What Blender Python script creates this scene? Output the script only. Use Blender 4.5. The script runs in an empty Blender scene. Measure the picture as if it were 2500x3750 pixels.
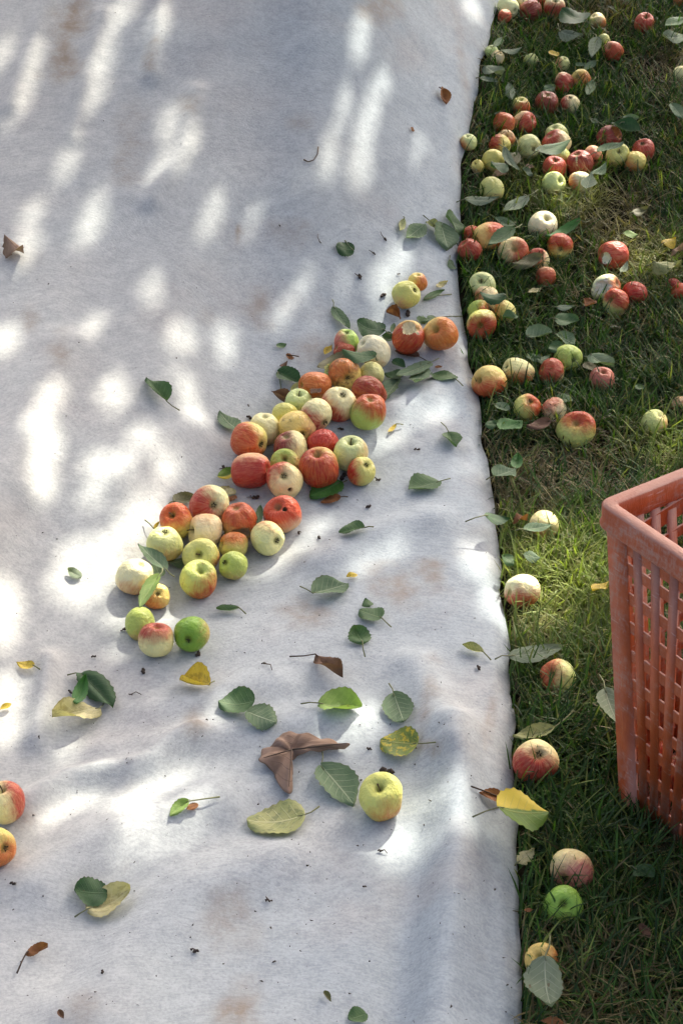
import bpy, math, random
import numpy as np
rng = np.random.default_rng(7)
random.seed(7)
SC = bpy.context.scene
COL = SC.collection

# ------------------------------------------------------------------ camera, sky, sun, exposure
LENS, PITCH, CAM_H = 60.0, math.radians(33.0), 1.81
SUN_EL, SUN_AZ = math.radians(42.0), math.radians(24.0)      # azimuth from +Y towards +X
cam = bpy.data.cameras.new('camera'); cam_o = bpy.data.objects.new('camera', cam); COL.objects.link(cam_o)
cam.lens = LENS; cam.sensor_fit = 'VERTICAL'; cam.sensor_height = 36.0; cam.clip_end = 500; cam.clip_start = 0.05
cam_o.location = (0, 0, CAM_H); cam_o.rotation_euler = (math.pi / 2 - PITCH, 0, 0)
SC.camera = cam_o
world = bpy.data.worlds.new('World'); SC.world = world; world.use_nodes = True
wn = world.node_tree.nodes; wl = world.node_tree.links
bgn = wn['Background']; sky = wn.new('ShaderNodeTexSky'); sky.sky_type = 'NISHITA'; sky.sun_disc = False
sky.sun_elevation = SUN_EL; sky.sun_rotation = SUN_AZ; sky.dust_density = 9.0; sky.air_density = 0.45; sky.ozone_density = 0.8
wl.new(sky.outputs[0], bgn.inputs[0]); bgn.inputs[1].default_value = 0.15
sun = bpy.data.lights.new('sun', 'SUN'); sun.energy = 2.7; sun.angle = math.radians(0.5); sun.color = (1.0, 0.94, 0.84)
sun_o = bpy.data.objects.new('sun', sun); COL.objects.link(sun_o)
sun_o.rotation_euler = (math.pi / 2 - SUN_EL, 0, math.pi - SUN_AZ)
SC.cycles.max_bounces = 6; SC.cycles.diffuse_bounces = 3; SC.cycles.glossy_bounces = 2; SC.cycles.transmission_bounces = 3
SC.view_settings.view_transform = 'Standard'; SC.view_settings.look = 'None'
SC.view_settings.exposure = 1.82; SC.view_settings.gamma = 1.0
try: SC.view_settings.use_curve_mapping = False
except Exception: pass

# ------------------------------------------------------------------ survey: photograph points to ground points
FPX = LENS / 36.0 * 3750.0
CAM = np.array([0, 0, CAM_H]); RT = np.array([1.0, 0, 0])
UP = np.array([0, math.sin(PITCH), math.cos(PITCH)]); FW = np.array([0, math.cos(PITCH), -math.sin(PITCH)])
SUN = np.array([math.cos(SUN_EL) * math.sin(SUN_AZ), math.cos(SUN_EL) * math.cos(SUN_AZ), math.sin(SUN_EL)])
CROP = {'F': (0, 0, 0.6272), 'P': (400, 1700, 1.96), 'Q': (750, 1100, 1.568), 'R': (1680, 0, 1.912), 'S': (1680, 400, 1.912),
        'T': (1650, 780, 1.8447), 'U': (1650, 1200, 1.8447), '0': (0, 0, 1.0)}
for k, (a, b) in {'1': (0, 0), '2': (1250, 0), '3': (0, 940), '4': (1250, 940), '5': (0, 1880), '6': (1250, 1880), '7': (0, 2810), '8': (1250, 2810)}.items():
    CROP[k] = (a, b, 1.2544)
def src(c, x, y):
    o = CROP[c]; return o[0] + x / o[2], o[1] + y / o[2]
def rays(px, py):
    px = np.asarray(px, float); py = np.asarray(py, float)
    return FW + RT * ((px - 1250) / FPX)[..., None] + UP * ((1875 - py) / FPX)[..., None]
def project(P):
    v = np.asarray(P) - CAM; z = v @ FW
    return 1250 + FPX * (v @ RT) / z, 1875 - FPX * (v @ UP) / z
def sstep(a, b, x):
    t = np.clip((x - a) / (b - a), 0, 1); return t * t * (3 - 2 * t)
def softplus(x, w): return w * np.logaddexp(0, x / w)
_NG = {}
def vnoise(x, y, seed=0):                                    # smooth value noise, 0..1
    if seed not in _NG: _NG[seed] = np.random.default_rng(1000 + seed).random((256, 256))
    g = _NG[seed]; x = np.asarray(x) + 1000.0; y = np.asarray(y) + 1000.0
    xi = np.floor(x).astype(int); yi = np.floor(y).astype(int); fx = x - xi; fy = y - yi
    fx = fx * fx * (3 - 2 * fx); fy = fy * fy * (3 - 2 * fy)
    a = g[xi % 256, yi % 256]; b = g[(xi + 1) % 256, yi % 256]; c = g[xi % 256, (yi + 1) % 256]; d = g[(xi + 1) % 256, (yi + 1) % 256]
    return (a * (1 - fx) + b * fx) * (1 - fy) + (c * (1 - fx) + d * fx) * fy
def fbm(x, y, seed=0, n=4):
    s = 0; a = 0.5
    for i in range(n): s = s + a * vnoise(x * 2 ** i, y * 2 ** i, seed + i); a *= 0.5
    return s
_vx = np.linspace(-4, 4, 401)
_vy = np.interp(_vx, [-4, -1.5, -.6, -.52, -.31, -.13, .06, .24, .5, 1.0, 4], [.2, .95, 1.75, 1.95, 2.37, 2.86, 3.22, 3.55, 3.9, 4.3, 5.2])
_k = np.exp(-np.linspace(-2, 2, 13) ** 2); _k /= _k.sum()
_vy = np.convolve(np.pad(_vy, 6, 'edge'), _k, 'valid'); _vs = np.gradient(_vy, _vx)
def terrain(x, y):
    x = np.asarray(x, float); y = np.asarray(y, float)
    d = (y - np.interp(x, _vx, _vy)) / np.sqrt(1 + np.interp(x, _vx, _vs) ** 2)
    cl = 1 - sstep(0.0, 0.36, x)
    bank = 0.15 * (1 - np.exp(-np.clip(d, 0, 9) ** 2 / 0.10)) * cl * (1 - sstep(5, 9, y)) * sstep(-4, -2.5, x)
    slope = 0.22 + 0.20 * (1 - sstep(-.1, 0.55, x))
    back = slope * (softplus(y - 3.25, 0.25) - softplus(y - 6.8, 0.6))
    return bank + back
_KE = [(1905, 3900), (1900, 3750), (1910, 3300), (1893, 3000), (1870, 2600), (1850, 2300), (1832, 2080), (1808, 1880), (1782, 1640), (1762, 1500), (1738, 1380), (1715, 1250),
       (1688, 1080), (1676, 940), (1684, 790), (1694, 690), (1700, 560), (1722, 450), (1765, 230), (1795, 100), (1822, 0)]
def hit(px, py, fn, t0=1.7, t1=11.0, n=520):
    px = np.atleast_1d(np.asarray(px, float)); py = np.atleast_1d(np.asarray(py, float))
    D = rays(px, py); lo = np.full(len(px), t0); hi = np.full(len(px), t1)
    for _ in range(26):
        m = (lo + hi) / 2; P = CAM + D * m[:, None]; b = P[:, 2] < fn(P[:, 0], P[:, 1])
        hi = np.where(b, m, hi); lo = np.where(b, lo, m)
    return CAM + D * hi[:, None], hi
_e = np.array(_KE, float); _E, _ = hit(_e[:, 0], _e[:, 1], lambda x, y: terrain(x, y) + 0.022)
_ey = np.concatenate([[0.2], _E[:, 1], [_E[-1, 1] + 1.2, 9.0]]); _ex = np.concatenate([[_E[0, 0]], _E[:, 0], [_E[-1, 0] + .42, _E[-1, 0] + 1.0]])
def x_edge(y): return np.interp(y, _ey, _ex) + 0.010 * (vnoise(np.asarray(y) * 14, np.asarray(y) * 0, 40) - .5) + .014 * (vnoise(np.asarray(y) * 4, np.asarray(y) * 0, 41) - .5)
# folds of the sheet: crop, points, half width (m), height (m)
FOLDS = [('8', [(560, -60), (545, 330), (505, 700), (450, 1180), (420, 1500)], .045, .030), ('8', [(360, 380), (300, 700), (255, 1180), (240, 1500)], .035, -.012),
         ('8', [(760, -100), (770, 600), (760, 1180)], .03, -.006), ('7', [(900, -60), (700, 75), (560, 105), (330, 130), (100, 260)], .022, .016),
         ('7', [(980, 230), (700, 320), (450, 420), (200, 620)], .05, .014), ('7', [(1250, 500), (900, 640), (600, 900), (450, 1180)], .06, .014),
         ('7', [(1150, 300), (820, 430), (560, 620), (330, 1000)], .05, -.008), ('5', [(240, 760), (215, 960), (180, 1130)], .018, .012),
         ('5', [(1568, 1010), (1250, 1050), (900, 1120), (500, 1180)], .04, .010), ('5', [(1250, 860), (950, 930), (700, 1000)], .04, .008),
         ('6', [(330, 780), (420, 960), (470, 1180)], .04, .014), ('4', [(540, 640), (300, 760), (80, 840), (-120, 900)], .04, .014),
         ('4', [(590, 600), (500, 560), (330, 600)], .03, -.008), ('6', [(400, 110), (150, 190), (-100, 290)], .04, .010),
         ('2', [(600, 60), (540, 330), (500, 620), (520, 900)], .02, .010), ('1', [(760, -20), (720, 240), (700, 420)], .02, .008),
         ('1', [(260, -20), (190, 200), (60, 560)], .022, .010), ('1', [(480, 120), (400, 420), (340, 700)], .02, .008),
         ('1', [(900, 480), (850, 760), (700, 1000)], .022, .009), ('3', [(900, 860), (720, 960), (560, 1100)], .04, .010),
         ('3', [(330, 480), (160, 900), (120, 1150)], .04, .010)]
_FO = []
for c, pts, w, h in FOLDS:
    q = [src(c, *p) for p in pts]; W, _ = hit([a[0] for a in q], [a[1] for a in q], terrain)
    _FO.append((W[:, :2], w, h * 1.45))
def cloth_z(x, y):
    x = np.asarray(x, float); y = np.asarray(y, float); z = 0
    for W, w, h in _FO:
        best = np.full(np.broadcast(x, y).shape, 9.0)
        for a, b in zip(W[:-1], W[1:]):
            ab = b - a; t = np.clip(((x - a[0]) * ab[0] + (y - a[1]) * ab[1]) / (ab @ ab), 0, 1)
            best = np.minimum(best, np.hypot(x - a[0] - t * ab[0], y - a[1] - t * ab[1]))
        z = z + h * np.exp(-(best / w) ** 2)
    de = x_edge(y) - x
    env = sstep(0.0, .10, de)
    z = z * (0.25 + 0.75 * env)
    u = x * .8 + y * .6; v = -x * .6 + y * .8
    z = z - (1 - sstep(0, .03, de)) * .016
    z = z + env * 0.020 * (fbm(u * 2.2, v * 3.4, 3) - .47) + env * 0.009 * (fbm(u * 4, v * 8, 9, 3) - .47)
    z = z + 0.006 * (vnoise(y * 6, x * 2, 22) - .5) * (1 - env)
    return terrain(x, y) + 0.024 + 0.010 * env + z
_gx = np.arange(-2.6, 1.6, .01); _gy = np.arange(.4, 8.0, .01); _CZ = cloth_z(*np.meshgrid(_gx, _gy, indexing='ij'))
def cloth_fast(x, y):
    fx = np.clip((np.asarray(x, float) - _gx[0]) / .01, 0, len(_gx) - 1.001); fy = np.clip((np.asarray(y, float) - _gy[0]) / .01, 0, len(_gy) - 1.001)
    i = fx.astype(int); j = fy.astype(int); u = fx - i; v = fy - j
    return (_CZ[i, j] * (1 - u) + _CZ[i + 1, j] * u) * (1 - v) + (_CZ[i, j + 1] * (1 - u) + _CZ[i + 1, j + 1] * u) * v
def surf(x, y): return np.where(np.asarray(x) < x_edge(y), cloth_fast(x, y), terrain(x, y) + 0.006)
def spot(c, x, y, lift=0.0):
    p = src(c, x, y); P, t = hit([p[0]], [p[1]], (lambda a, b: surf(a, b) + lift)); return P[0], t[0]
def normal_at(x, y, e=.03):
    n = np.array([-(surf(x + e, y) - surf(x - e, y)) / (2 * e), -(surf(x, y + e) - surf(x, y - e)) / (2 * e), 1.0]); return n / np.linalg.norm(n)
def unit(v): v = np.asarray(v, float); return v / (np.linalg.norm(v) + 1e-12)

# ------------------------------------------------------------------ mesh and object helpers
def mesh_np(name, V, Fc, smooth=True, mats=()):
    """faces: list of index arrays, each (n,3) or (n,4)"""
    me = bpy.data.meshes.new(name); V = np.asarray(V, np.float32)
    if isinstance(Fc, np.ndarray): Fc = [Fc]
    loops = np.concatenate([f.ravel() for f in Fc]).astype(np.int32)
    sizes = np.concatenate([np.full(len(f), f.shape[1]) for f in Fc]).astype(np.int32)
    starts = np.concatenate([[0], np.cumsum(sizes)[:-1]]).astype(np.int32)
    me.vertices.add(len(V)); me.vertices.foreach_set('co', V.ravel())
    me.loops.add(len(loops)); me.loops.foreach_set('vertex_index', loops)
    me.polygons.add(len(sizes)); me.polygons.foreach_set('loop_start', starts); me.polygons.foreach_set('loop_total', sizes)
    if smooth: me.polygons.foreach_set('use_smooth', np.ones(len(sizes), bool))
    for m in mats: me.materials.append(m)
    me.update(calc_edges=True); me.validate()
    return me
def point_color(me, name, c):
    a = me.attributes.new(name, 'FLOAT_COLOR', 'POINT'); c = np.asarray(c, np.float32)
    if c.shape[1] == 3: c = np.hstack([c, np.ones((len(c), 1), np.float32)])
    a.data.foreach_set('color', c.ravel())
def obj(name, me, parent=None, loc=None, kind=None, label=None, cat=None, group=None):
    o = bpy.data.objects.new(name, me); COL.objects.link(o)
    if parent is not None: o.parent = parent
    if loc is not None: o.location = loc
    if kind: o['kind'] = kind
    if label: o['label'] = label
    if cat: o['category'] = cat
    if group: o['group'] = group
    return o
def frame_matrix(X, Y, Z, loc, s=1.0):
    from mathutils import Matrix
    return Matrix(((X[0] * s, Y[0] * s, Z[0] * s, loc[0]), (X[1] * s, Y[1] * s, Z[1] * s, loc[1]), (X[2] * s, Y[2] * s, Z[2] * s, loc[2]), (0, 0, 0, 1)))
def tube(pts, rad, n=6):
    pts = np.asarray(pts, float); m = len(pts); V = []; rad = np.broadcast_to(rad, (m,))
    ref = np.array([.31, .17, .93])
    for i in range(m):
        d = unit(pts[min(i + 1, m - 1)] - pts[max(i - 1, 0)]); a = unit(np.cross(d, ref)); b = np.cross(d, a)
        for k in range(n):
            g = 2 * math.pi * k / n; V.append(pts[i] + rad[i] * (math.cos(g) * a + math.sin(g) * b))
    Q = [[i * n + k, i * n + (k + 1) % n, (i + 1) * n + (k + 1) % n, (i + 1) * n + k] for i in range(m - 1) for k in range(n)]
    V.append(pts[0]); V.append(pts[-1]); c0, c1 = len(V) - 2, len(V) - 1
    T = [[c0, (k + 1) % n, k] for k in range(n)] + [[c1, (m - 1) * n + k, (m - 1) * n + (k + 1) % n] for k in range(n)]
    return np.array(V), [np.array(Q), np.array(T)]

# ------------------------------------------------------------------ materials
class NT:
    def __init__(self, name):
        self.m = bpy.data.materials.new(name); self.m.use_nodes = True; self.t = self.m.node_tree; self.n = self.t.nodes; self.l = self.t.links
        self.b = self.n['Principled BSDF']
    def new(self, ty, **kw):
        nd = self.n.new('ShaderNode' + ty)
        for k, v in kw.items(): setattr(nd, k, v)
        return nd
    def put(self, sock, v):
        if isinstance(v, bpy.types.NodeSocket): self.l.new(v, sock)
        else:
            if hasattr(sock.default_value, '__len__') and hasattr(v, '__len__') and len(v) == 3 and len(sock.default_value) == 4: v = (*v, 1)
            sock.default_value = v
    def math(self, op, a, b=0.0, c=None, clamp=False):
        nd = self.new('Math', operation=op, use_clamp=clamp); self.put(nd.inputs[0], a); self.put(nd.inputs[1], b)
        if c is not None: self.put(nd.inputs[2], c)
        return nd.outputs[0]
    def vmath(self, op, a, b=(0, 0, 0), out=0):
        nd = self.new('VectorMath', operation=op); self.put(nd.inputs[0], a); self.put(nd.inputs[1], b); return nd.outputs['Value' if out == 'v' else 0]
    def ramp(self, v, a, b, lo=0.0, hi=1.0):
        nd = self.new('MapRange', interpolation_type='SMOOTHSTEP'); self.put(nd.inputs[0], v); self.put(nd.inputs[1], a); self.put(nd.inputs[2], b); nd.inputs[3].default_value = lo; nd.inputs[4].default_value = hi; return nd.outputs[0]
    def mix(self, f, a, b, mode='MIX'):
        nd = self.new('Mix', data_type='RGBA', blend_type=mode); self.put(nd.inputs[0], f); self.put(nd.inputs[6], a); self.put(nd.inputs[7], b); return nd.outputs[2]
    def noise(self, vec, scale, detail=3, rough=.55, out=0, dist=0.0):
        nd = self.new('TexNoise'); self.put(nd.inputs['Vector'], vec); nd.inputs['Scale'].default_value = scale; nd.inputs['Detail'].default_value = detail; nd.inputs['Roughness'].default_value = rough; nd.inputs['Distortion'].default_value = dist; return nd.outputs[out]
    def obj_co(self): return self.new('TexCoord').outputs['Object']
    def attr(self, name, ty='GEOMETRY', out='Color'):
        nd = self.new('Attribute', attribute_type=ty, attribute_name=name); return nd.outputs[out]
    def bump(self, h, dist, strength=1.0):
        nd = self.new('Bump'); self.put(nd.inputs['Height'], h); nd.inputs['Distance'].default_value = dist; nd.inputs['Strength'].default_value = strength; self.l.new(nd.outputs[0], self.b.inputs['Normal'])
    def out(self, color=None, rough=None, spec=None):
        if color is not None: self.put(self.b.inputs['Base Color'], color)
        if rough is not None: self.put(self.b.inputs['Roughness'], rough)
        if spec is not None: self.b.inputs['Specular IOR Level'].default_value = spec
        return self.m
def mapping(nt, vec, scale=(1, 1, 1), rot=(0, 0, 0), loc=(0, 0, 0)):
    nd = nt.new('Mapping'); nt.put(nd.inputs[0], vec); nd.inputs['Location'].default_value = loc; nd.inputs['Rotation'].default_value = rot; nd.inputs['Scale'].default_value = scale; return nd.outputs[0]
def flat_mat(name, col, rough=.8, var=.25, scale=60.0, spec=.3):
    nt = NT(name); co = nt.obj_co(); n = nt.noise(co, scale, 3)
    return nt.out(nt.mix(n, tuple(c * (1 - var) for c in col), tuple(c * (1 + var) for c in col)), rough, spec)

def make_cloth_mat():
    nt = NT('white_fleece'); co = nt.obj_co()
    warp = nt.vmath('SCALE', nt.vmath('SUBTRACT', nt.noise(co, 1.7, 2, out=1), (.5, .5, .5)), out=0)
    warp.node.inputs['Scale'].default_value = 0.55
    cw = nt.vmath('ADD', co, warp)
    f1 = nt.noise(mapping(nt, cw, (42, 150, 60), (0, 0, math.radians(68))), 1.0, 5, .68)
    f2 = nt.noise(mapping(nt, cw, (90, 260, 60), (0, 0, math.radians(20))), 1.0, 4, .65)
    f3 = nt.noise(co, 210, 4, .65); f4 = nt.noise(co, 34, 5, .7)
    fib = nt.math('ADD', nt.math('ADD', nt.math('MULTIPLY', f1, .24), nt.math('MULTIPLY', f4, .30)), nt.math('ADD', nt.math('MULTIPLY', f2, .12), nt.math('MULTIPLY', f3, .34)))
    big = nt.noise(co, 1.3, 3, .5); sx = nt.new('SeparateXYZ'); nt.put(sx.inputs[0], co)
    left = nt.ramp(nt.math('SUBTRACT', nt.math('MULTIPLY', big, .9), sx.outputs[0]), .15, 1.1)        # left half warmed by dirt, and painted lighter against the dark bluish shade
    base = nt.mix(left, (.375, .420, .428), (.475, .474, .432))
    base = nt.mix(nt.math('MULTIPLY', nt.ramp(nt.noise(mapping(nt, co, loc=(3, 1, 0)), 2.6, 3), .5, .68), .25), base, (.44, .485, .465))
    base = nt.mix(nt.math('MULTIPLY', nt.ramp(nt.noise(mapping(nt, co, loc=(7, 4, 0)), 3.1, 4), .50, .70), .45), base, (.40, .375, .345))
    base = nt.mix(nt.ramp(fib, .38, .62), nt.mix(1.0, base, (.76, .765, .78), 'MULTIPLY'), nt.mix(1.0, base, (1.10, 1.10, 1.09), 'MULTIPLY'))
    base = nt.mix(nt.math('MULTIPLY', nt.ramp(f3, .62, .74), .35), base, (.30, .31, .325))
    pat = nt.attr('stain', out='Fac')                                                                 # soil marks
    mot = nt.noise(co, 30, 5, .65)
    base = nt.mix(nt.math('MULTIPLY', pat, nt.ramp(mot, .33, .62, .45, 1.0)), base, (.27, .205, .135))
    sp = nt.noise(co, 75, 3, .6)
    base = nt.mix(nt.math('MULTIPLY', nt.ramp(sp, .70, .78), .5), base, (.20, .185, .17))
    nt.bump(fib, .0024, .6)
    nt.b.inputs['Sheen Weight'].default_value = .12
    return nt.out(base, .95, .15)
def make_soil_mat():
    nt = NT('soil_and_thatch'); co = nt.obj_co()
    n = nt.noise(co, 9, 5, .7); f = nt.noise(mapping(nt, co, (120, 400, 120), (0, 0, .5)), 1, 3, .7)
    c = nt.mix(nt.ramp(n, .35, .65), (.014, .015, .007), (.040, .032, .017)); c = nt.mix(nt.math('MULTIPLY', nt.ramp(f, .55, .75), .5), c, (.09, .07, .035))
    nt.bump(f, .01, .8); return nt.out(c, .95, .1)
def make_grass_mat():
    nt = NT('grass_blades'); c = nt.attr('tint'); nt.out(c, .55, .35)
    d = nt.new('BsdfTranslucent'); nt.put(d.inputs[0], nt.mix(1.0, c, (1.7, 1.9, .7), 'MULTIPLY'))
    a = nt.new('MixShader'); a.inputs[0].default_value = .25; nt.l.new(nt.b.outputs[0], a.inputs[1]); nt.l.new(d.outputs[0], a.inputs[2])
    nt.l.new(a.outputs[0], nt.n['Material Output'].inputs[0]); return nt.m
def make_apple_mat():
    nt = NT('apple_skin'); co = nt.obj_co(); rnd = nt.new('ObjectInfo').outputs['Random']
    off = nt.new('CombineXYZ'); nt.put(off.inputs[0], nt.math('MULTIPLY', rnd, 57.0)); nt.put(off.inputs[1], nt.math('MULTIPLY', rnd, 131.0))
    q = nt.vmath('ADD', co, off.outputs[0]); sx = nt.new('SeparateXYZ'); nt.put(sx.inputs[0], co)
    rad = nt.math('SQRT', nt.math('ADD', nt.math('MULTIPLY', sx.outputs[0], sx.outputs[0]), nt.math('MULTIPLY', sx.outputs[1], sx.outputs[1])))
    inv = nt.math('DIVIDE', 1.0, nt.math('ADD', rad, .05))
    lon = nt.new('CombineXYZ'); nt.put(lon.inputs[0], nt.math('MULTIPLY', sx.outputs[0], inv)); nt.put(lon.inputs[1], nt.math('MULTIPLY', sx.outputs[1], inv)); nt.put(lon.inputs[2], nt.math('MULTIPLY', sx.outputs[2], .16))
    stripe = nt.noise(nt.vmath('ADD', lon.outputs[0], off.outputs[0]), 9.0, 5, .7)
    blot = nt.noise(q, 1.9, 3, .55); fine = nt.noise(q, 9, 4, .6)
    basec = nt.attr('base', 'OBJECT'); bl = nt.attr('blush', 'OBJECT'); bd = nt.attr('bdir', 'OBJECT', 'Vector'); amt = nt.attr('amount', 'OBJECT', 'Fac')
    dot = nt.vmath('DOT_PRODUCT', nt.vmath('NORMALIZE', co), bd, 'v')
    v = nt.math('ADD', dot, nt.math('ADD', nt.math('MULTIPLY', nt.math('SUBTRACT', stripe, .5), .55), nt.math('MULTIPLY', nt.math('SUBTRACT', blot, .5), .8)))
    th = nt.math('SUBTRACT', 1.0, nt.math('MULTIPLY', amt, 2.0))
    m = nt.ramp(nt.math('SUBTRACT', v, th), -.52, .52)
    base = nt.mix(nt.math('MULTIPLY', nt.ramp(fine, .35, .7), .35), basec, nt.mix(1.0, basec, (1.18, 1.10, .9), 'MULTIPLY'))
    deep = nt.mix(nt.ramp(stripe, .35, .70), nt.mix(.16, bl, basec), nt.mix(1.0, bl, (.92, .82, .82), 'MULTIPLY'))
    c = nt.mix(nt.math('MULTIPLY', m, nt.ramp(stripe, .2, .45, .88, 1.0)), base, deep)
    vor = nt.new('TexVoronoi'); nt.put(vor.inputs['Vector'], q); vor.inputs['Scale'].default_value = 8.5
    c = nt.mix(nt.math('MULTIPLY', nt.ramp(vor.outputs['Distance'], .07, .03), .45), c, nt.mix(.5, c, (.70, .58, .34)))
    rus = nt.attr('russet', 'OBJECT', 'Fac')
    rn = nt.noise(nt.vmath('ADD', q, (9, 3, 5)), 2.6, 5, .65)
    c = nt.mix(nt.math('MULTIPLY', nt.ramp(nt.math('ADD', rn, nt.math('MULTIPLY', rus, .5)), .70, .86), .8), c, (.22, .11, .035))
    dots = nt.noise(nt.vmath('ADD', q, (2, 7, 1)), 7.0, 2, .5)
    c = nt.mix(nt.math('MULTIPLY', nt.ramp(dots, .75, .80), .5), c, (.10, .055, .02))
    cav = nt.ramp(rad, .30, .10); c = nt.mix(nt.math('MULTIPLY', cav, .65), c, nt.mix(.55, nt.mix(1.0, basec, (.55, .62, .4), 'MULTIPLY'), (.14, .09, .03)))
    fl = nt.attr('flesh', 'GEOMETRY', 'Fac'); fn = nt.noise(q, 5, 4, .6)
    c = nt.mix(fl, c, nt.mix(nt.ramp(fn, .62, .82), nt.attr('fleshc', 'OBJECT'), (.30, .16, .05)))
    nt.bump(nt.math('ADD', nt.math('MULTIPLY', blot, .25), nt.math('MULTIPLY', nt.math('MULTIPLY', fine, .035), nt.math('ADD', 1.0, nt.math('MULTIPLY', fl, 14.0)))), .10, .35)
    nt.b.inputs['Subsurface Weight'].default_value = 0.0
    return nt.out(c, nt.math('ADD', nt.math('MULTIPLY', fine, .20), nt.math('ADD', .24, nt.math('MULTIPLY', fl, .35))), .22)
def make_leaf_mat(name, col, col2, vein, vamt, spots=None, samt=0.0, half=None, rough=.6):
    nt = NT(name); uv = nt.new('UVMap', uv_map='leaf').outputs[0]; sx = nt.new('SeparateXYZ'); nt.put(sx.inputs[0], uv)
    u = sx.outputs[0]; v = nt.math('SUBTRACT', nt.math('MULTIPLY', sx.outputs[1], 2.0), 1.0); av = nt.math('ABSOLUTE', v)
    rnd = nt.new('ObjectInfo').outputs['Random']; off = nt.new('CombineXYZ'); nt.put(off.inputs[0], nt.math('MULTIPLY', rnd, 91.0)); nt.put(off.inputs[2], nt.math('MULTIPLY', rnd, 37.0))
    q = nt.vmath('ADD', uv, off.outputs[0]); n = nt.noise(q, 3.2, 4, .6); n2 = nt.noise(q, 14, 4, .6)
    c = nt.mix(nt.ramp(n, .32, .68), col, col2)
    c = nt.mix(nt.math('MULTIPLY', n2, .5), c, nt.mix(1.0, c, (.72, .72, .72), 'MULTIPLY'))
    if half: c = nt.mix(nt.ramp(nt.math('ADD', nt.math('ADD', v, -.05), nt.math('MULTIPLY', nt.math('SUBTRACT', n, .5), .5)), .02, .12), c, half)
    if spots: c = nt.mix(nt.math('MULTIPLY', nt.ramp(nt.noise(q, 6.5, 5, .65), .50, .60), samt), c, spots)
    c = nt.mix(nt.math('MULTIPLY', nt.ramp(nt.noise(nt.vmath('ADD', q, (5, 2, 8)), 5.0, 4, .6), .68, .74), .8), c, (.11, .06, .025))
    mid = nt.ramp(av, .055, .02)
    lat = nt.math('FRACT', nt.math('MULTIPLY', nt.math('SUBTRACT', u, nt.math('MULTIPLY', av, .26)), 7.0))
    lat = nt.ramp(nt.math('ABSOLUTE', nt.math('SUBTRACT', lat, .5)), .075, .03)
    lat = nt.math('MULTIPLY', lat, nt.ramp(av, .95, .5))
    ve = nt.math('MAXIMUM', mid, nt.math('MULTIPLY', lat, .55))
    c = nt.mix(nt.math('MULTIPLY', ve, vamt), c, vein)
    c = nt.mix(nt.math('MULTIPLY', nt.ramp(nt.math('ADD', av, nt.math('MULTIPLY', n2, .3)), 1.08, 1.2), .5), c, (.12, .07, .03))
    nt.bump(nt.math('ADD', ve, nt.math('MULTIPLY', n2, .7)), .0012, .6)
    nt.out(c, rough, .35)
    d = nt.new('BsdfTranslucent'); nt.put(d.inputs[0], nt.mix(1.0, c, (1.2, 1.3, .6), 'MULTIPLY'))
    a = nt.new('MixShader'); a.inputs[0].default_value = .22; nt.l.new(nt.b.outputs[0], a.inputs[1]); nt.l.new(d.outputs[0], a.inputs[2])
    nt.l.new(a.outputs[0], nt.n['Material Output'].inputs[0]); return nt.m
def make_plastic_mat():
    nt = NT('weathered_orange_plastic'); co = nt.obj_co()
    n = nt.noise(co, 14, 5, .65); f = nt.noise(mapping(nt, co, (40, 40, 160)), 1, 4, .7); f2 = nt.noise(mapping(nt, co, (260, 260, 60)), 1, 3, .7)
    c = nt.mix(nt.ramp(n, .3, .7), (.37, .070, .018), (.49, .110, .034))
    scuff = nt.math('MULTIPLY', nt.ramp(nt.noise(mapping(nt, co, loc=(2, 5, 1)), 7, 5, .75), .48, .60), nt.ramp(nt.math('ADD', nt.math('MULTIPLY', f, .5), nt.math('MULTIPLY', f2, .5)), .40, .62))
    top = nt.ramp(nt.vmath('DOT_PRODUCT', nt.new('NewGeometry').outputs['Normal'], (0, 0, 1), 'v'), .2, .8)
    dust = nt.math('MAXIMUM', nt.math('MULTIPLY', scuff, .7), nt.math('MULTIPLY', top, nt.ramp(n, .25, .6, .35, .75)))
    c = nt.mix(dust, c, (.43, .275, .21))
    sc = nt.noise(mapping(nt, co, (30, 30, 220), (0.3, .2, .4)), 1, 2, .5); c = nt.mix(nt.math('MULTIPLY', nt.ramp(sc, .66, .72), .4), c, (.55, .41, .35))
    nt.bump(nt.math('ADD', f, f2), .002, .5)
    return nt.out(c, nt.math('ADD', .42, nt.math('MULTIPLY', dust, .35)), .4)
def make_bark_mat():
    nt = NT('bark'); co = nt.obj_co(); f = nt.noise(mapping(nt, co, (14, 14, 3)), 1, 5, .7)
    nt.bump(f, .03, .9); return nt.out(nt.mix(nt.ramp(f, .35, .65), (.05, .038, .028), (.17, .14, .11)), .9, .2)
def make_crown_mat():
    nt = NT('tree_leaves'); c = nt.attr('tint'); nt.out(c, .55, .3)
    d = nt.new('BsdfTranslucent'); nt.put(d.inputs[0], c); a = nt.new('MixShader'); a.inputs[0].default_value = .2
    nt.l.new(nt.b.outputs[0], a.inputs[1]); nt.l.new(d.outputs[0], a.inputs[2]); nt.l.new(a.outputs[0], nt.n['Material Output'].inputs[0]); return nt.m
M_CLOTH, M_SOIL, M_GRASS, M_APPLE, M_PLASTIC, M_BARK, M_CROWN = make_cloth_mat(), make_soil_mat(), make_grass_mat(), make_apple_mat(), make_plastic_mat(), make_bark_mat(), make_crown_mat()
M_STEM = flat_mat('apple_stem', (.10, .065, .03)); M_CALYX = flat_mat('dried_calyx', (.045, .032, .018)); M_CRUMB = flat_mat('dark_crumb', (.05, .036, .026), var=.5); M_PETIOLE = flat_mat('leaf_stalk', (.16, .17, .08)); M_DRYSTALK = flat_mat('dry_stalk', (.075, .05, .032))
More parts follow.
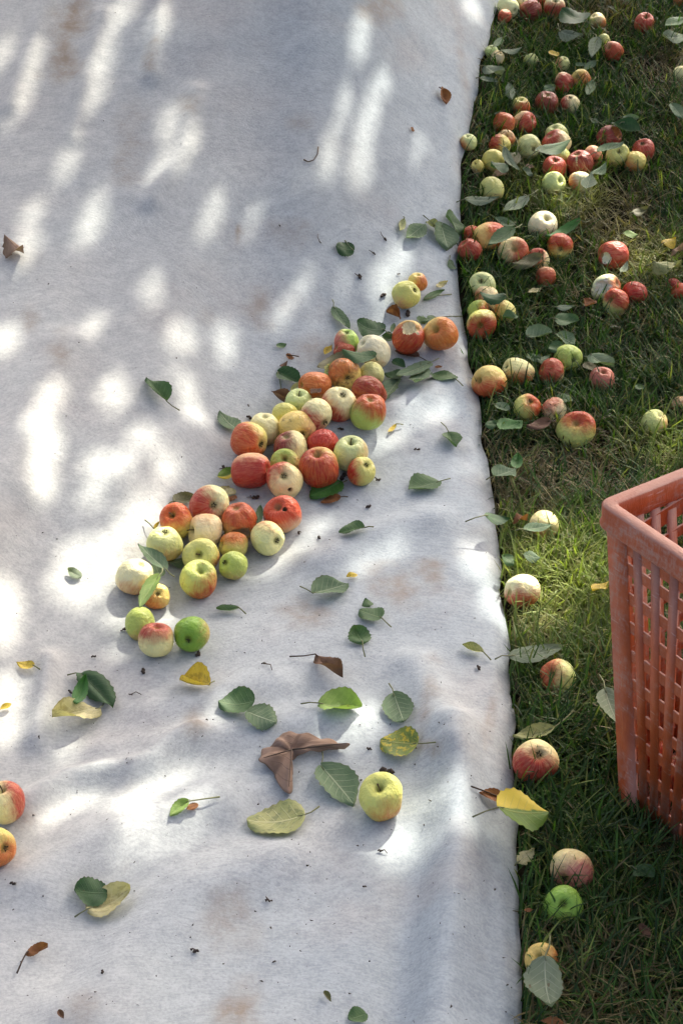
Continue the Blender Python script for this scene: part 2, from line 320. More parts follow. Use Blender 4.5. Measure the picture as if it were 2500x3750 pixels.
M_LEAF = {
 'dark': make_leaf_mat('leaf_dark', (.022, .070, .020), (.040, .100, .030), (.10, .17, .07), .35),
 'mid': make_leaf_mat('leaf_mid', (.055, .120, .040), (.085, .160, .055), (.20, .27, .13), .45),
 'lime': make_leaf_mat('leaf_lime', (.17, .27, .06), (.25, .36, .09), (.38, .44, .18), .45),
 'pale': make_leaf_mat('leaf_underside', (.115, .180, .095), (.165, .230, .130), (.38, .43, .28), .7, rough=.8),
 'grey': make_leaf_mat('leaf_grey_underside', (.150, .195, .125), (.205, .250, .160), (.40, .43, .31), .7, rough=.85),
 'yellow': make_leaf_mat('leaf_yellow', (.52, .36, .035), (.62, .46, .06), (.62, .5, .15), .4, (.16, .13, .03), .5),
 'mottled': make_leaf_mat('leaf_mottled', (.10, .16, .03), (.20, .25, .04), (.40, .38, .12), .4, (.52, .40, .03), .85),
 'fading': make_leaf_mat('leaf_fading', (.30, .33, .12), (.38, .38, .15), (.55, .54, .30), .6, (.14, .17, .07), .6),
 'cream': make_leaf_mat('leaf_cream', (.50, .45, .20), (.58, .52, .28), (.62, .58, .36), .5, (.28, .24, .09), .6),
 'brown': make_leaf_mat('leaf_brown', (.105, .052, .028), (.17, .092, .055), (.07, .035, .02), .5, rough=.75),
 'russet': make_leaf_mat('leaf_russet', (.20, .075, .025), (.28, .12, .04), (.12, .05, .02), .5, rough=.7),
 'tan': make_leaf_mat('leaf_tan', (.24, .155, .105), (.36, .245, .175), (.13, .075, .05), .6, rough=.85),
 'olive': make_leaf_mat('leaf_olive', (.11, .115, .045), (.16, .15, .07), (.26, .24, .14), .45),
 'halfyellow': make_leaf_mat('leaf_half_yellow', (.10, .19, .018), (.14, .24, .025), (.32, .34, .08), .5, half=(.60, .46, .03)),
 'green': make_leaf_mat('leaf_fresh_green', (.035, .135, .022), (.06, .18, .035), (.15, .28, .09), .4),
}
# ------------------------------------------------------------------ the setting: ground and sheet
def build_ground():
    def axis(lo, hi, step, far):
        c = list(np.arange(lo, hi + 1e-6, step)); s = step; a, b = lo, hi
        pre, post = [], []
        while a > -far: s *= 1.25; a -= s; pre.append(a)
        s = step
        while b < far: s *= 1.25; b += s; post.append(b)
        return np.array(pre[::-1] + c + post)
    xs = axis(-2.6, 2.6, .05, 120); ys = axis(0, 8.5, .05, 120)
    X, Y = np.meshgrid(xs, ys, indexing='ij'); fade = sstep(30, 6, np.hypot(X, Y - 3))
    Z = terrain(np.clip(X, -8, 8), Y) + (.012 * (fbm(X * 5, Y * 5, 60) - .47)) * np.where(X > x_edge(Y), 1, .3) * fade - .004
    V = np.stack([X, Y, Z], -1).reshape(-1, 3); nx, ny = len(xs), len(ys)
    i, j = np.meshgrid(np.arange(nx - 1), np.arange(ny - 1), indexing='ij'); a = (i * ny + j).ravel()
    Q = np.stack([a, a + ny, a + ny + 1, a + 1], 1)
    obj('ground', mesh_np('ground', V, Q, mats=[M_SOIL]), kind='structure')
build_ground()

STAINS = [('1', 300, 210, 70, 130, 15, .8), ('1', 340, 60, 40, 90, 15, .6), ('1', 600, 640, 70, 140, 5, .25), ('1', 690, 270, 30, 70, 10, .5), ('1', 880, 480, 40, 40, 0, .35), ('1', 1095, 1065, 18, 45, 0, .55),
          ('1', 1340, 1060, 70, 60, 0, .25), ('1', 1400, 560, 70, 40, 0, .25), ('3', 135, 310, 35, 50, 0, .35), ('3', 270, 430, 45, 55, 0, .35), ('3', 1190, 220, 60, 70, -30, .45), ('3', 960, 270, 50, 50, 0, .3),
          ('3', 1420, 420, 70, 50, 0, .3), ('6', 250, 330, 120, 70, 20, .45), ('6', 420, 290, 60, 60, 0, .45), ('6', 390, 860, 40, 120, 10, .4), ('6', 690, 900, 25, 90, 10, .35), ('6', 420, 1080, 60, 40, 0, .45),
          ('5', 1430, 480, 120, 50, 0, .4), ('5', 890, 940, 60, 45, -20, .4), ('5', 600, 160, 60, 50, 0, .25), ('7', 1060, 1110, 90, 80, 10, .6), ('7', 1080, 640, 100, 120, 10, .28), ('7', 570, 450, 50, 30, -10, .45),
          ('7', 110, 230, 90, 60, -30, .3), ('7', 380, 1110, 80, 80, 0, .22), ('2', 210, 30, 90, 60, 0, .4), ('2', 560, 330, 14, 260, -8, .25), ('8', 630, 870, 20, 12, 0, .5), ('4', 480, 440, 70, 60, 0, .25), ('4', 600, 560, 30, 160, -10, .3)]
def build_cloth():
    nu, nv = 230, 520
    ys = 0.75 + (7.4 - 0.75) * (np.linspace(0, 1, nv) ** 1.25); us = np.linspace(0, 1, nu) ** .8
    Y = np.repeat(ys[None], nu, 0); XE = x_edge(ys)[None]; X = -2.3 + us[:, None] * (XE + 2.3)
    Z = cloth_z(X - 1e-5, Y); V = np.stack([X, Y, Z], -1).reshape(-1, 3)
    i, j = np.meshgrid(np.arange(nu - 1), np.arange(nv - 1), indexing='ij'); a = (i * nv + j).ravel()
    Q = np.stack([a, a + nv, a + nv + 1, a + 1], 1)
    me = mesh_np('cloth', V, Q, mats=[M_CLOTH])
    st = np.zeros(len(V))
    px, py = project(V)
    for c, x, y, rx, ry, ang, s in STAINS:
        cx, cy = src(c, x, y); k = 1 / CROP[c][2]; a = math.radians(ang); dx = (px - cx) / k; dy = (py - cy) / k
        e1 = (dx * math.cos(a) + dy * math.sin(a)) / rx / 1.35; e2 = (-dx * math.sin(a) + dy * math.cos(a)) / ry / 1.35
        st = np.maximum(st, min(.9, 1.5 * s) * np.clip(1.15 - np.hypot(e1, e2) + 2.2 * (fbm(V[:, 0] * 18, V[:, 1] * 18, 70) - .47), 0, 1))
    at = me.attributes.new('stain', 'FLOAT', 'POINT'); at.data.foreach_set('value', st.astype(np.float32))
    o = obj('ground_sheet', me, label='large grey white fleece sheet spread over the grass for the apple harvest', cat='ground sheet')
    so = o.modifiers.new('thickness', 'SOLIDIFY'); so.thickness = .003; so.offset = -1
build_cloth()

# ------------------------------------------------------------------ apples
PROFILE = np.array([(0, .60), (.05, .615), (.10, .66), (.17, .745), (.27, .835), (.39, .885), (.52, .885), (.66, .83), (.79, .72), (.90, .54), (.97, .32), (1.0, .08), (.985, -.16), (.93, -.40), (.83, -.61), (.70, -.77),
                    (.56, -.87), (.43, -.905), (.32, -.895), (.22, -.855), (.14, -.80), (.07, -.77), (0, -.76)])
def apple_mesh(name, seed, squat=1.0, lobes=5, lob=.03, lean=.06, nseg=36, bites=(), fine=1):
    r = np.random.default_rng(seed)
    t = np.linspace(0, len(PROFILE) - 1, (len(PROFILE) - 1) * fine + 1); pr = np.interp(t, np.arange(len(PROFILE)), PROFILE[:, 0]); pz = np.interp(t, np.arange(len(PROFILE)), PROFILE[:, 1])
    if fine > 1:
        k = np.array([.25, .5, .25])
        for _ in range(2): pr[1:-1] = np.convolve(pr, k, 'valid'); pz[1:-1] = np.convolve(pz, k, 'valid')
    ns = nseg * fine; g = np.linspace(0, 2 * math.pi, ns, endpoint=False); ph = r.random(4) * 6.28
    V = []
    for a, z in zip(pr[1:-1], pz[1:-1]):
        w = 1 + lob * np.cos(lobes * g + ph[0]) * np.clip(.35 - z * .8, 0, 1.2) * (a > .2) + .035 * np.cos(2 * g + ph[1]) + .03 * np.cos(g + ph[2] + z) + .02 * np.cos(3 * g + ph[3] + 2 * z)
        V.append(np.stack([a * w * np.cos(g) + lean * z * .5, a * w * np.sin(g), z * squat * np.ones(ns) + .05 * a * np.cos(g + ph[1])], 1))
    V = np.concatenate(V + [np.array([[lean * .3, 0, pz[0] * squat], [-lean * .38, 0, pz[-1] * squat]])])
    m = len(pr) - 2; i, j = np.meshgrid(np.arange(m - 1), np.arange(ns), indexing='ij'); a = (i * ns + j).ravel(); b = (i * ns + (j + 1) % ns).ravel()
    Q = np.stack([a, a + ns, b + ns, b], 1); k = np.arange(ns)
    T = np.concatenate([np.stack([np.full(ns, m * ns), k, (k + 1) % ns], 1), np.stack([np.full(ns, m * ns + 1), (m - 1) * ns + (k + 1) % ns, (m - 1) * ns + k], 1)])
    fl = np.zeros(len(V))
    for (bp, br, jag) in bites:
        bp = np.asarray(bp, float); d = V - bp; L = np.linalg.norm(d, axis=1) + 1e-9
        rr = br * (1 + jag * (fbm(V[:, 0] * 4 + 5, V[:, 1] * 4 + V[:, 2] * 3, seed + 3) - .47) * 2)
        ins = L < rr; inward = unit(-bp)
        hgt = np.sqrt(np.clip(rr ** 2 - (L ** 2 - (d @ inward) ** 2), 0, None))
        V = np.where(ins[:, None], V + (hgt - d @ inward)[:, None] * inward[None] * .92, V); fl = np.maximum(fl, ins * 1.0)
    me = mesh_np(name, V, [Q, T], mats=[M_APPLE])
    at = me.attributes.new('flesh', 'FLOAT', 'POINT'); at.data.foreach_set('value', fl.astype(np.float32))
    return me
AM = [apple_mesh('apple_form', 1), apple_mesh('apple_form', 2, .92, 5, .04, .10), apple_mesh('apple_form', 3, 1.06, 5, .05, .04), apple_mesh('apple_form', 4, .97, 4, .03, .16), apple_mesh('apple_form', 5, .90, 5, .02, .0), apple_mesh('apple_form', 6, 1.0, 3, .05, .2)]
LUMPY = apple_mesh('apple_form', 8, .80, 4, .09, .22); TALL = apple_mesh('apple_form', 9, 1.2, 5, .03, .05)
_v, _f = tube([(0, 0, .57), (.01, 0, .75), (.04, .02, .95), (.10, .03, 1.12)], [.035, .032, .034, .05]); STEM_ME = mesh_np('stem_form', _v, _f, mats=[M_STEM])
_v, _f = tube([(0, 0, .57), (.0, .01, .85), (.05, .02, 1.25), (.02, .03, 1.75)], [.04, .04, .045, .03]); LONGSTEM_ME = mesh_np('stem_form', _v, _f, mats=[M_STEM])
def calyx_mesh():
    V = [(0, 0, -.70)]; T = []
    for k in range(5):
        a = 2 * math.pi * k / 5; b = len(V)
        for da, rr, zz in ((-.42, .07, -.79), (.42, .07, -.79), (0.1, .17, -.90), (.25, .09, -.99)):
            V.append((rr * math.cos(a + da), rr * math.sin(a + da), zz))
        T += [(0, b, b + 1), (b, b + 2, b + 1), (b + 1, b + 2, b + 3)]
    return mesh_np('calyx_form', np.array(V), np.array(T), smooth=False, mats=[M_CALYX])
CALYX_ME = calyx_mesh()
HOLE_ME = None
BASE = {'cream': (.84, .76, .36), 'pgreen': (.63, .69, .26), 'yellow': (.78, .63, .18), 'green': (.22, .40, .045), 'midgreen': (.30, .47, .075), 'lime': (.44, .56, .12), 'yg': (.64, .64, .18), 'white': (.88, .82, .46), 'peach': (.76, .48, .25)}
BLUSH = {'red': (.44, .026, .018), 'orange': (.62, .165, .042), 'crimson': (.25, .006, .013), 'pink': (.62, .19, .125), 'peach': (.70, .38, .16), 'redor': (.54, .072, .024)}
APPLES = []
def img_dir(px, py, dx, dy, dz):
    w = unit(rays(np.array([px]), np.array([py]))[0]); r = unit(np.cross(w, [0, 0, 1])); u = np.cross(r, w)
    return unit(r * dx - u * dy - w * dz)
def A(c, x, y, d, base, blush, amt, bdir, pole, label, **k):
    px, py = src(c, x, y); dpx = d / CROP[c][2]; on = k.get('on', None)
    ray = rays(np.array([px]), np.array([py]))[0]; L = np.linalg.norm(ray)
    lo, hi = 1.6, 9.0
    for _ in range(40):
        t = (lo + hi) / 2; P = CAM + ray * t; r = dpx / 2 * t / FPX
        n = normal_at(P[0], P[1], .05); grass = P[0] > x_edge(P[1]) - .01
        h = (P[2] - float(surf(P[0], P[1]))) * n[2] - k.get('z', 0) - r * (k.get('sink', (.68 if grass else .93)))
        if h > 0: lo = t
        else: hi = t
    APPLES.append(dict(P=P, r=r, label=label, px=px, py=py, base=BASE[base], blush=BLUSH[blush], amt=amt, bdir=bdir, pole=pole, k=k, grass=grass))
# crop, x, y, diameter, base colour, blush colour, blush share, blush side, visible end, label
A('P', 185, 805, 255, 'white', 'peach', .18, (-.2, .9), None, 'large cream white apple in sunlight at the left end of the pile')
A('P', 340, 945, 195, 'yellow', 'orange', .35, (-.6, .6), ('c', .14, -.17), 'small yellow orange apple sunlit on top, below the curled green leaf')
A('P', 222, 1145, 215, 'lime', 'peach', .08, (0, 1), ('c', .2, .85), 'light green apple tucked behind the red topped white one')
A('P', 338, 1262, 248, 'cream', 'red', .42, (-.1, -1), ('s', .1, -.88), 'cream apple with a red upper half, nearest the camera in the pile', stem=False)
A('P', 590, 1222, 258, 'green', 'peach', .03, (1, 0), ('c', -.23, .36), 'bright green apple at the lower tip of the cloth pile')
A('P', 645, 825, 272, 'yg', 'redor', .30, (.5, .8), ('s', .08, -.55), 'yellow green apple with a russet shoulder and red lower right side', russ=.25, stem=False)
A('P', 662, 660, 258, 'yg', 'red', .16, (.9, .7, -.2), ('s', -.15, -.15), 'yellow green apple with a short stalk facing the camera')
A('P', 888, 728, 212, 'lime', 'peach', .05, (0, 1), ('c', -.65, -.3), 'small plain green apple below the orange capped one')
A('P', 892, 582, 195, 'yg', 'orange', .40, (0, -1), None, 'small yellow apple with an orange cap above the plain green one')
A('P', 1135, 530, 242, 'cream', 'peach', .15, (.2, -1), ('c', .65, .2), 'pale yellow apple with a dark dirty calyx on its right')
A('P', 1243, 360, 268, 'peach', 'redor', .75, (-.2, -.8), ('s', -.3, -.5), 'mottled orange apple with a dark worm hole on its top', hole=(.14, -.26), stem=False)
A('P', 930, 410, 262, 'yellow', 'redor', .72, (.2, -.8), None, 'orange red apple with a torn tan patch on its lower side', bite=((.10, .72, .55), .50, .25), fleshc=(.50, .36, .20))
A('P', 690, 475, 262, 'cream', 'peach', .10, (0, -1), ('s', -.9, -.1), 'lumpy plain yellow apple in the middle of the lower pile', me='lumpy2')
A('P', 400, 570, 256, 'pgreen', 'peach', .15, (0, 1), ('c', .05, -.75), 'pale green apple with its dark calyx on top, beside the sunlit leaf')
A('P', 488, 405, 242, 'yellow', 'redor', .58, (-.2, -.7), ('s', -.3, -.42), 'orange red apple with a thin stalk at the left of the lower pile')
A('P', 718, 290, 292, 'cream', 'red', .60, (-.75, .3), ('c', .25, .05), 'big red apple with a cream star round its calyx, top of the lower pile')
A('Q', 455, 1035, 212, 'cream', 'red', .48, (-.6, -.5, -.3), ('c', 0, -.3), 'red rimmed cream apple with a small worm hole under its calyx', hole=(.33, .47))
A('Q', 265, 980, 198, 'peach', 'red', .85, (0, .7), None, 'tall dull red apple at the left edge of the upper pile', me='tall')
A('Q', 255, 808, 206, 'yellow', 'redor', .75, (-.6, .3), ('c', .75, .25), 'orange red apple with a bruised calyx on its right, left end of upper pile', russ=.12)
A('Q', 460, 930, 166, 'lime', 'peach', .06, (1, 0), ('s', 0, -.35), 'small green apple with stalk squeezed between red apples')
A('Q', 655, 962, 226, 'yellow', 'red', .92, (-.2, .4), ('s', -.1, -.78), 'glossy all red apple with a pale stalk hollow on top', stem=False)
A('Q', 493, 850, 200, 'cream', 'crimson', .50, (-1, -.1), None, 'apple half crimson and half cream, split left and right')
A('Q', 678, 822, 176, 'peach', 'red', .85, (0, -.5), None, 'pinkish red striped apple behind the glossy red one')
A('Q', 838, 880, 202, 'pgreen', 'peach', .04, (1, 0), ('s', -.03, -.80), 'pale green apple with an upright stalk at the right of the pile')
A('Q', 900, 982, 166, 'yg', 'red', .32, (-1, .1), ('c', .35, -.52), 'small yellow green apple with a red left rim, right end of pile')
A('Q', 527, 735, 202, 'yellow', 'peach', .12, (1, 0), ('c', .35, .40), 'yellow apple with a deep brown calyx hollow and russet skin', russ=.30)
A('Q', 342, 738, 178, 'cream', 'peach', .06, (0, 1), None, 'plain yellow cream apple behind the orange red one on the left')
A('Q', 462, 662, 152, 'yg', 'peach', .05, (0, 1), None, 'small yellow green apple peeping out behind two yellow apples')
A('Q', 640, 655, 190, 'cream', 'red', .38, (-.6, .8), ('c', .6, .6), 'cream green apple with a red lower left cheek in mid pile')
A('Q', 537, 588, 156, 'pgreen', 'peach', .05, (0, 1), ('s', .05, -.7), 'pale green apple lying beside the curled brown leaf')
A('Q', 770, 595, 198, 'cream', 'red', .55, (-.6, .6, -.2), ('c', .25, -.60), 'cream apple ringed with pink red streaks, calyx facing up')
A('Q', 940, 640, 208, 'lime', 'redor', .52, (.4, -.8), None, 'large apple green below and orange red above, right of the upper pile')
A('Q', 942, 532, 188, 'yellow', 'crimson', 1.1, (0, -1), None, 'deep red cracked apple behind the green and orange one', russ=.1)
A('Q', 632, 490, 164, 'yellow', 'orange', .85, (0, -.4), None, 'dull orange russet apple with a dead leaf on its front', russ=.15, me='tall')
A('Q', 805, 425, 192, 'yellow', 'orange', .50, (-.3, -.6), ('c', .15, .25), 'orange yellow apple with a brown rotten calyx patch', russ=.42)
A('Q', 958, 425, 142, 'pgreen', 'peach', .05, (0, 1), ('c', .4, .7), 'small pale green apple under the cream white one')
A('Q', 968, 295, 172, 'white', 'peach', .05, (0, 1), None, 'smooth cream white apple at the top of the pile', me='tall')
A('Q', 815, 238, 146, 'lime', 'pink', .42, (-.9, .3), ('c', .0, -.85), 'green apple with a pink left cheek below the large dark leaf')
A('Q', 800, 292, 118, 'cream', 'red', .9, (0, 0, 1), None, 'sliver of a red apple half hidden under leaves atop the pile')
A('Q', 738, 428, 110, 'lime', 'peach', .0, (0, 1), None, 'green apple mostly hidden behind the rotten orange yellow one')
A('Q', 1168, 212, 186, 'yellow', 'red', .88, (0, .4), None, 'red apple with a bitten and rotten top near the edge of the sheet', bite=((.12, -.55, .62), .50, .5), fleshc=(.86, .74, .42))
A('Q', 1355, 195, 196, 'yellow', 'orange', .80, (.6, .3), ('s', -.38, -.38), 'mottled orange apple alone at the edge of the sheet', russ=.16, stem=False)
A('4', 298, 175, 124, 'yg', 'peach', .10, (-.4, .8), ('c', .7, -.4), 'yellow green apple on the upper sheet with a small peach one behind')
A('4', 350, 115, 88, 'yellow', 'orange', .45, (.6, .3), None, 'small peach coloured apple behind the yellow green apple on the upper sheet')
A('8', 185, 135, 208, 'yg', 'orange', .14, (.4, .9), ('s', -.12, -.42), 'single yellow apple lying alone on the lower part of the sheet')
A('7', 26, 162, 188, 'cream', 'red', .50, (1, -.1, -.1), ('s', -.05, -.75), 'red and cream apple with a stalk, cut by the left photo edge')
A('7', -16, 368, 188, 'yellow', 'orange', .45, (.3, .8), ('c', .5, .15), 'yellow orange apple at the left photo edge, below the red one')
# on the grass, from the top
A('R', 345, 48, 146, 'white', 'peach', .05, (0, 1), None, 'large sunlit cream apple in the grass at the top, beside the sheet')
A('R', 318, 114, 94, 'peach', 'redor', .9, (0, .5), None, 'small orange red apple under the sunlit cream one at the top')
A('R', 442, 22, 82, 'white', 'orange', .25, (0, 1), None, 'small sunlit pale apple between cream and crimson ones at the top')
A('R', 500, 78, 150, 'cream', 'crimson', 1.1, (0, 0, 1), None, 'crimson apple in the cluster at the top of the grass')
A('R', 570, 2, 112, 'cream', 'red', .9, (0, 0, 1), None, 'red apple cut by the top photo edge behind the crimson one')
A('R', 665, 50, 152, 'cream', 'red', .60, (0, .6), ('s', .1, -.75), 'red and cream apple with a stalk at the top beside a big dark leaf')
A('R', 968, 148, 112, 'cream', 'orange', .35, (.6, .6), None, 'pale apple with an orange lower side sunk in sunny grass near the top')
A('R', 1295, 163, 142, 'cream', 'red', .95, (0, 0, 1), ('s', .15, -.72), 'red apple with a long upright stalk in the top right grass', longstem=True)
A('R', 1010, 287, 96, 'pgreen', 'peach', .0, (0, 1), None, 'pale green apple half covered by a grey leaf, behind an orange one')
A('R', 1075, 360, 138, 'peach', 'redor', .75, (.3, .4), ('s', -.5, -.45), 'orange apple with a deep hollow beside a grey leaf in the upper grass', stem=False)
A('R', 228, 362, 92, 'pgreen', 'peach', .0, (0, 1), None, 'pale green apple right at the upper edge of the sheet')
A('R', 270, 402, 96, 'cream', 'peach', .05, (0, 1), None, 'pale yellow apple just right of the pale green one by the sheet edge')
A('R', 500, 424, 98, 'pgreen', 'peach', .0, (0, 1), None, 'pale green apple sunk in grass, left of the yellow round leaf', sink=.45)
A('R', 725, 449, 106, 'pgreen', 'pink', .28, (-1, .1), None, 'small pale green apple with a pink left side under the yellow leaf')
A('R', 735, 584, 148, 'cream', 'red', .85, (.2, .3), None, 'misshapen red apple lying left of an orange one with an open hollow', me='lumpy')
A('R', 850, 557, 138, 'yellow', 'orange', .65, (.3, .5), ('s', -.4, -.3), 'orange yellow apple with an open stalk hollow, right of the misshapen red one', stem=False)
A('R', 612, 724, 168, 'cream', 'crimson', 1.2, (0, 0, 1), None, 'dark crimson apple, darkest of the upper grass')
A('R', 772, 730, 138, 'cream', 'red', .40, (-1, .1), ('c', 0, -.78), 'cream apple with a red left side, right of the dark crimson one')
A('R', 430, 752, 136, 'yg', 'redor', .60, (.3, .6), None, 'green and orange apple with a leaf behind it, left of the dark crimson one')
A('R', 313, 866, 152, 'yellow', 'redor', .85, (-.2, -.4), None, 'orange red round apple left of the red one with a cream corner')
A('R', 458, 862, 166, 'cream', 'red', .75, (.6, .3), None, 'red apple with a cream upper left corner')
A('R', 1542, 2, 84, 'peach', 'orange', .8, (0, 1), None, 'orange apple cut by the top right corner of the photo')
A('R', 1552, 516, 108, 'cream', 'peach', .05, (0, 1), None, 'pale yellow apple cut by the right photo edge in sunny brown grass')
A('S', 65, 230, 122, 'pgreen', 'orange', .25, (-.9, .6), None, 'pale green apple half behind the sheet edge')
A('S', 325, 215, 136, 'peach', 'orange', .55, (0, .5), ('s', .1, -.6), 'brownish peach apple behind the red and yellow one', stem=False, russ=.15)
A('S', 285, 256, 150, 'yellow', 'red', .48, (-1, -.2), None, 'apple red on the left and yellow on the right, in the big grass cluster')
A('S', 240, 360, 162, 'yg', 'peach', .05, (0, 1), None, 'pale yellow green apple with a dark leaf on its lower side')
A('S', 487, 263, 168, 'pgreen', 'peach', .02, (0, 1), ('c', .45, .2), 'clean pale green apple with a dark calyx, centre of the upper cluster')
A('S', 682, 182, 160, 'pgreen', 'peach', .1, (0, 1), None, 'pale green apple showing only its top behind a red streaked one')
A('S', 680, 238, 196, 'cream', 'red', .50, (-.7, -.2), None, 'red streaked cream apple behind a large dark leaf')
A('S', 715, 335, 132, 'yg', 'peach', .1, (0, 1), None, 'yellow green apple under the large dark leaf, above two red apples')
A('S', 668, 414, 162, 'cream', 'red', 1.0, (0, 0, 1), ('s', .05, -.8), 'plain red apple left of the crimson one with pale cracks')
A('S', 842, 383, 186, 'cream', 'crimson', 1.15, (0, 0, 1), None, 'crimson apple with pale crack lines, above the sunlit apple', crack=True)
A('S', 130, 402, 90, 'yellow', 'peach', .2, (0, 1), ('s', -.4, -.5), 'tiny yellow apple with a stalk near the sheet edge')
A('S', 228, 562, 172, 'yg', 'peach', .12, (0, 1), None, 'yellow green apple alone near the sheet edge above two grey leaves')
A('S', 660, 517, 166, 'pgreen', 'peach', .02, (0, 1), ('s', .7, -.3), 'pale green apple on the left of the sunlit patch of grass', stem=False)
A('S', 848, 507, 152, 'white', 'orange', .30, (-.8, .5), None, 'brightly sunlit cream apple with an orange left side and a leaf against it')
A('S', 940, 326, 132, 'peach', 'pink', .65, (0, .3), ('c', .2, .6), 'pinkish apple between crimson and yellow green ones')
A('S', 1110, 326, 166, 'yg', 'peach', .1, (0, 1), ('s', .1, -.42), 'yellow green apple with a stalk under a grey green leaf')
A('S', 1228, 366, 142, 'yellow', 'orange', .30, (-.4, .5), None, 'yellow orange apple touching the pinkish red one on its right')
A('S', 1290, 290, 162, 'cream', 'red', .85, (0, -.5), ('c', -.2, -.7), 'pinkish red apple, rightmost of the upper cluster')
A('S', 1050, 196, 168, 'cream', 'crimson', 1.1, (0, 0, 1), ('c', -.45, 0), 'split crimson apple with torn flesh beside a dark leaf', bite=((.62, -.45, .45), .50, .55), fleshc=(.52, .20, .06))
A('S', 585, 816, 202, 'white', 'peach', .04, (0, 1), ('s', .3, -.65), 'large cream apple with a folded stalk hollow, half in sun', stem=False)
A('S', 82, 872, 112, 'peach', 'redor', .6, (0, 0, 1), None, 'peach coloured apple behind a red one at the sheet edge')
A('T', 258, 160, 200, 'yellow', 'redor', .40, (.9, -.4), None, 'large yellow apple with an orange right shoulder and a leaf against it', russ=.1, me='tall')
A('T', 128, 252, 152, 'cream', 'red', .92, (0, 0, 1), None, 'red apple half hidden by the sheet edge beside the large yellow one')
A('T', 422, 266, 204, 'cream', 'redor', .48, (.7, .2), ('s', .05, -.25), 'cream and orange apple with a torn brown stalk hollow', stem=False, russ=.18)
A('T', 588, 312, 152, 'cream', 'red', .60, (-.6, -.4), ('s', .1, -.6), 'red and cream apple with a stalk, below the torn one')
A('T', 733, 226, 180, 'yg', 'red', .60, (0, -.9), ('c', .08, .22), 'apple with red top and yellow base showing its calyx')
A('T', 640, 430, 136, 'peach', 'redor', .70, (0, .3), None, 'dull orange brown apple under a dead leaf in the middle grass', russ=.2)
A('T', 1095, 286, 198, 'cream', 'red', 1.0, (0, 0, 1), None, 'red apple with a white bite on its left side', bite=((-.50, .22, .72), .42, .35), fleshc=(.92, .87, .60))
A('T', 212, 492, 182, 'pgreen', 'peach', .08, (0, 1), ('s', -.15, -.4), 'pale green apple at the top of the short row beside the sheet')
A('T', 240, 566, 160, 'cream', 'orange', .30, (-.5, .3), None, 'peach cream apple under a dark leaf beside the sheet')
A('T', 300, 632, 150, 'cream', 'orange', .25, (0, .6), None, 'cream apple below the dark leaf, partly covered by a yellow one')
A('T', 350, 668, 164, 'yg', 'orange', .32, (-.9, -.2), None, 'yellow apple with an orange left side at the right of the short row')
A('T', 185, 658, 142, 'lime', 'redor', .40, (.8, .3), None, 'green and orange russet apple behind the shiny red and yellow one', russ=.25)
A('T', 205, 752, 204, 'yg', 'red', .68, (.2, .7), ('s', -.1, .1), 'shiny red apple with a yellow top touching the sheet edge', stem=False)
A('T', 1052, 502, 182, 'white', 'orange', .30, (.9, 0), None, 'half eaten cream apple in the right hand grass', bite=((-.30, .10, .85), .66, .4), fleshc=(.92, .88, .64))
A('T', 1002, 532, 112, 'white', 'peach', .05, (0, 1), None, 'gnawed white apple piece against the half eaten apple', bite=((.0, -.3, .85), .62, .4), fleshc=(.92, .89, .68))
A('T', 1115, 602, 178, 'pgreen', 'red', .65, (.2, -.7), ('s', -.6, -.2), 'red apple with a green foot in front of the half eaten one', stem=False)
A('T', 1238, 542, 158, 'peach', 'red', .85, (0, 0, 1), None, 'red apple at the right of the half eaten cluster')
A('T', 1545, 530, 112, 'peach', 'redor', .85, (0, 0, 1), None, 'orange red apple cut by the right photo edge')
A('T', 1500, 486, 92, 'peach', 'crimson', .85, (0, 0, 1), None, 'dark red apple in deep grass near the right photo edge', sink=.4)
A('U', 258, 368, 218, 'yellow', 'redor', .52, (.1, .8), ('s', -.72, -.1), 'yellow and orange apple touching the sheet edge, left of a row of three', stem=False)
A('U', 455, 297, 184, 'cream', 'orange', .38, (.2, .9), ('c', -.85, -.3), 'yellow apple with orange base, second in the row beside the sheet', me='tall')
A('U', 678, 302, 184, 'cream', 'red', .65, (-.1, -.2), None, 'red mottled apple, third in the row from the sheet edge', russ=.1)
A('U', 790, 207, 190, 'lime', 'peach', .0, (0, 1), ('c', .48, .08), 'green apple with a dark calyx behind the red mottled one')
A('U', 1020, 352, 168, 'peach', 'pink', .75, (0, -.6), ('s', .05, -.75), 'pinkish orange apple sunk in grass below a grey green leaf', sink=.55, stem=False)
A('U', 513, 540, 192, 'yg', 'redor', .42, (.9, -.4), ('c', .25, -.55), 'yellow green apple with a red right side and calyx up, middle grass', russ=.1)
A('U', 697, 557, 166, 'white', 'pink', .40, (-.4, -.5), None, 'pale pinkish white apple between the yellow green and the large lumpy one')
A('U', 845, 688, 258, 'yg', 'red', .42, (.2, -1), ('s', -.1, -.5), 'large lumpy apple, red above and yellow below, widest in the grass', me='lumpy', stem=False)
A('U', 1375, 642, 178, 'pgreen', 'peach', .15, (1, 0), None, 'pale green apple half hidden in grass above the crate', sink=.45)
A('U', 1542, 518, 104, 'peach', 'peach', .5, (0, 1), None, 'peach apple at the right photo edge above the crate', sink=.5)
A('6', 928, 56, 136, 'cream', 'orange', .25, (-.2, .9), None, 'cream apple with a leaf across it at the top of the sunny grass', sink=.7)
A('6', 828, 356, 162, 'white', 'redor', .45, (0, .9), None, 'sunlit cream and orange apple touching the sheet in bright grass')
A('6', 995, 757, 166, 'pgreen', 'redor', .42, (-1, -.2), ('c', -.4, -.2), 'apple red on the left and green on the right in shaded grass', sink=.65)
A('6', 890, 1142, 206, 'cream', 'red', .66, (-.2, .7), ('c', .15, -.42), 'large pinkish red apple touching the lower sheet edge')
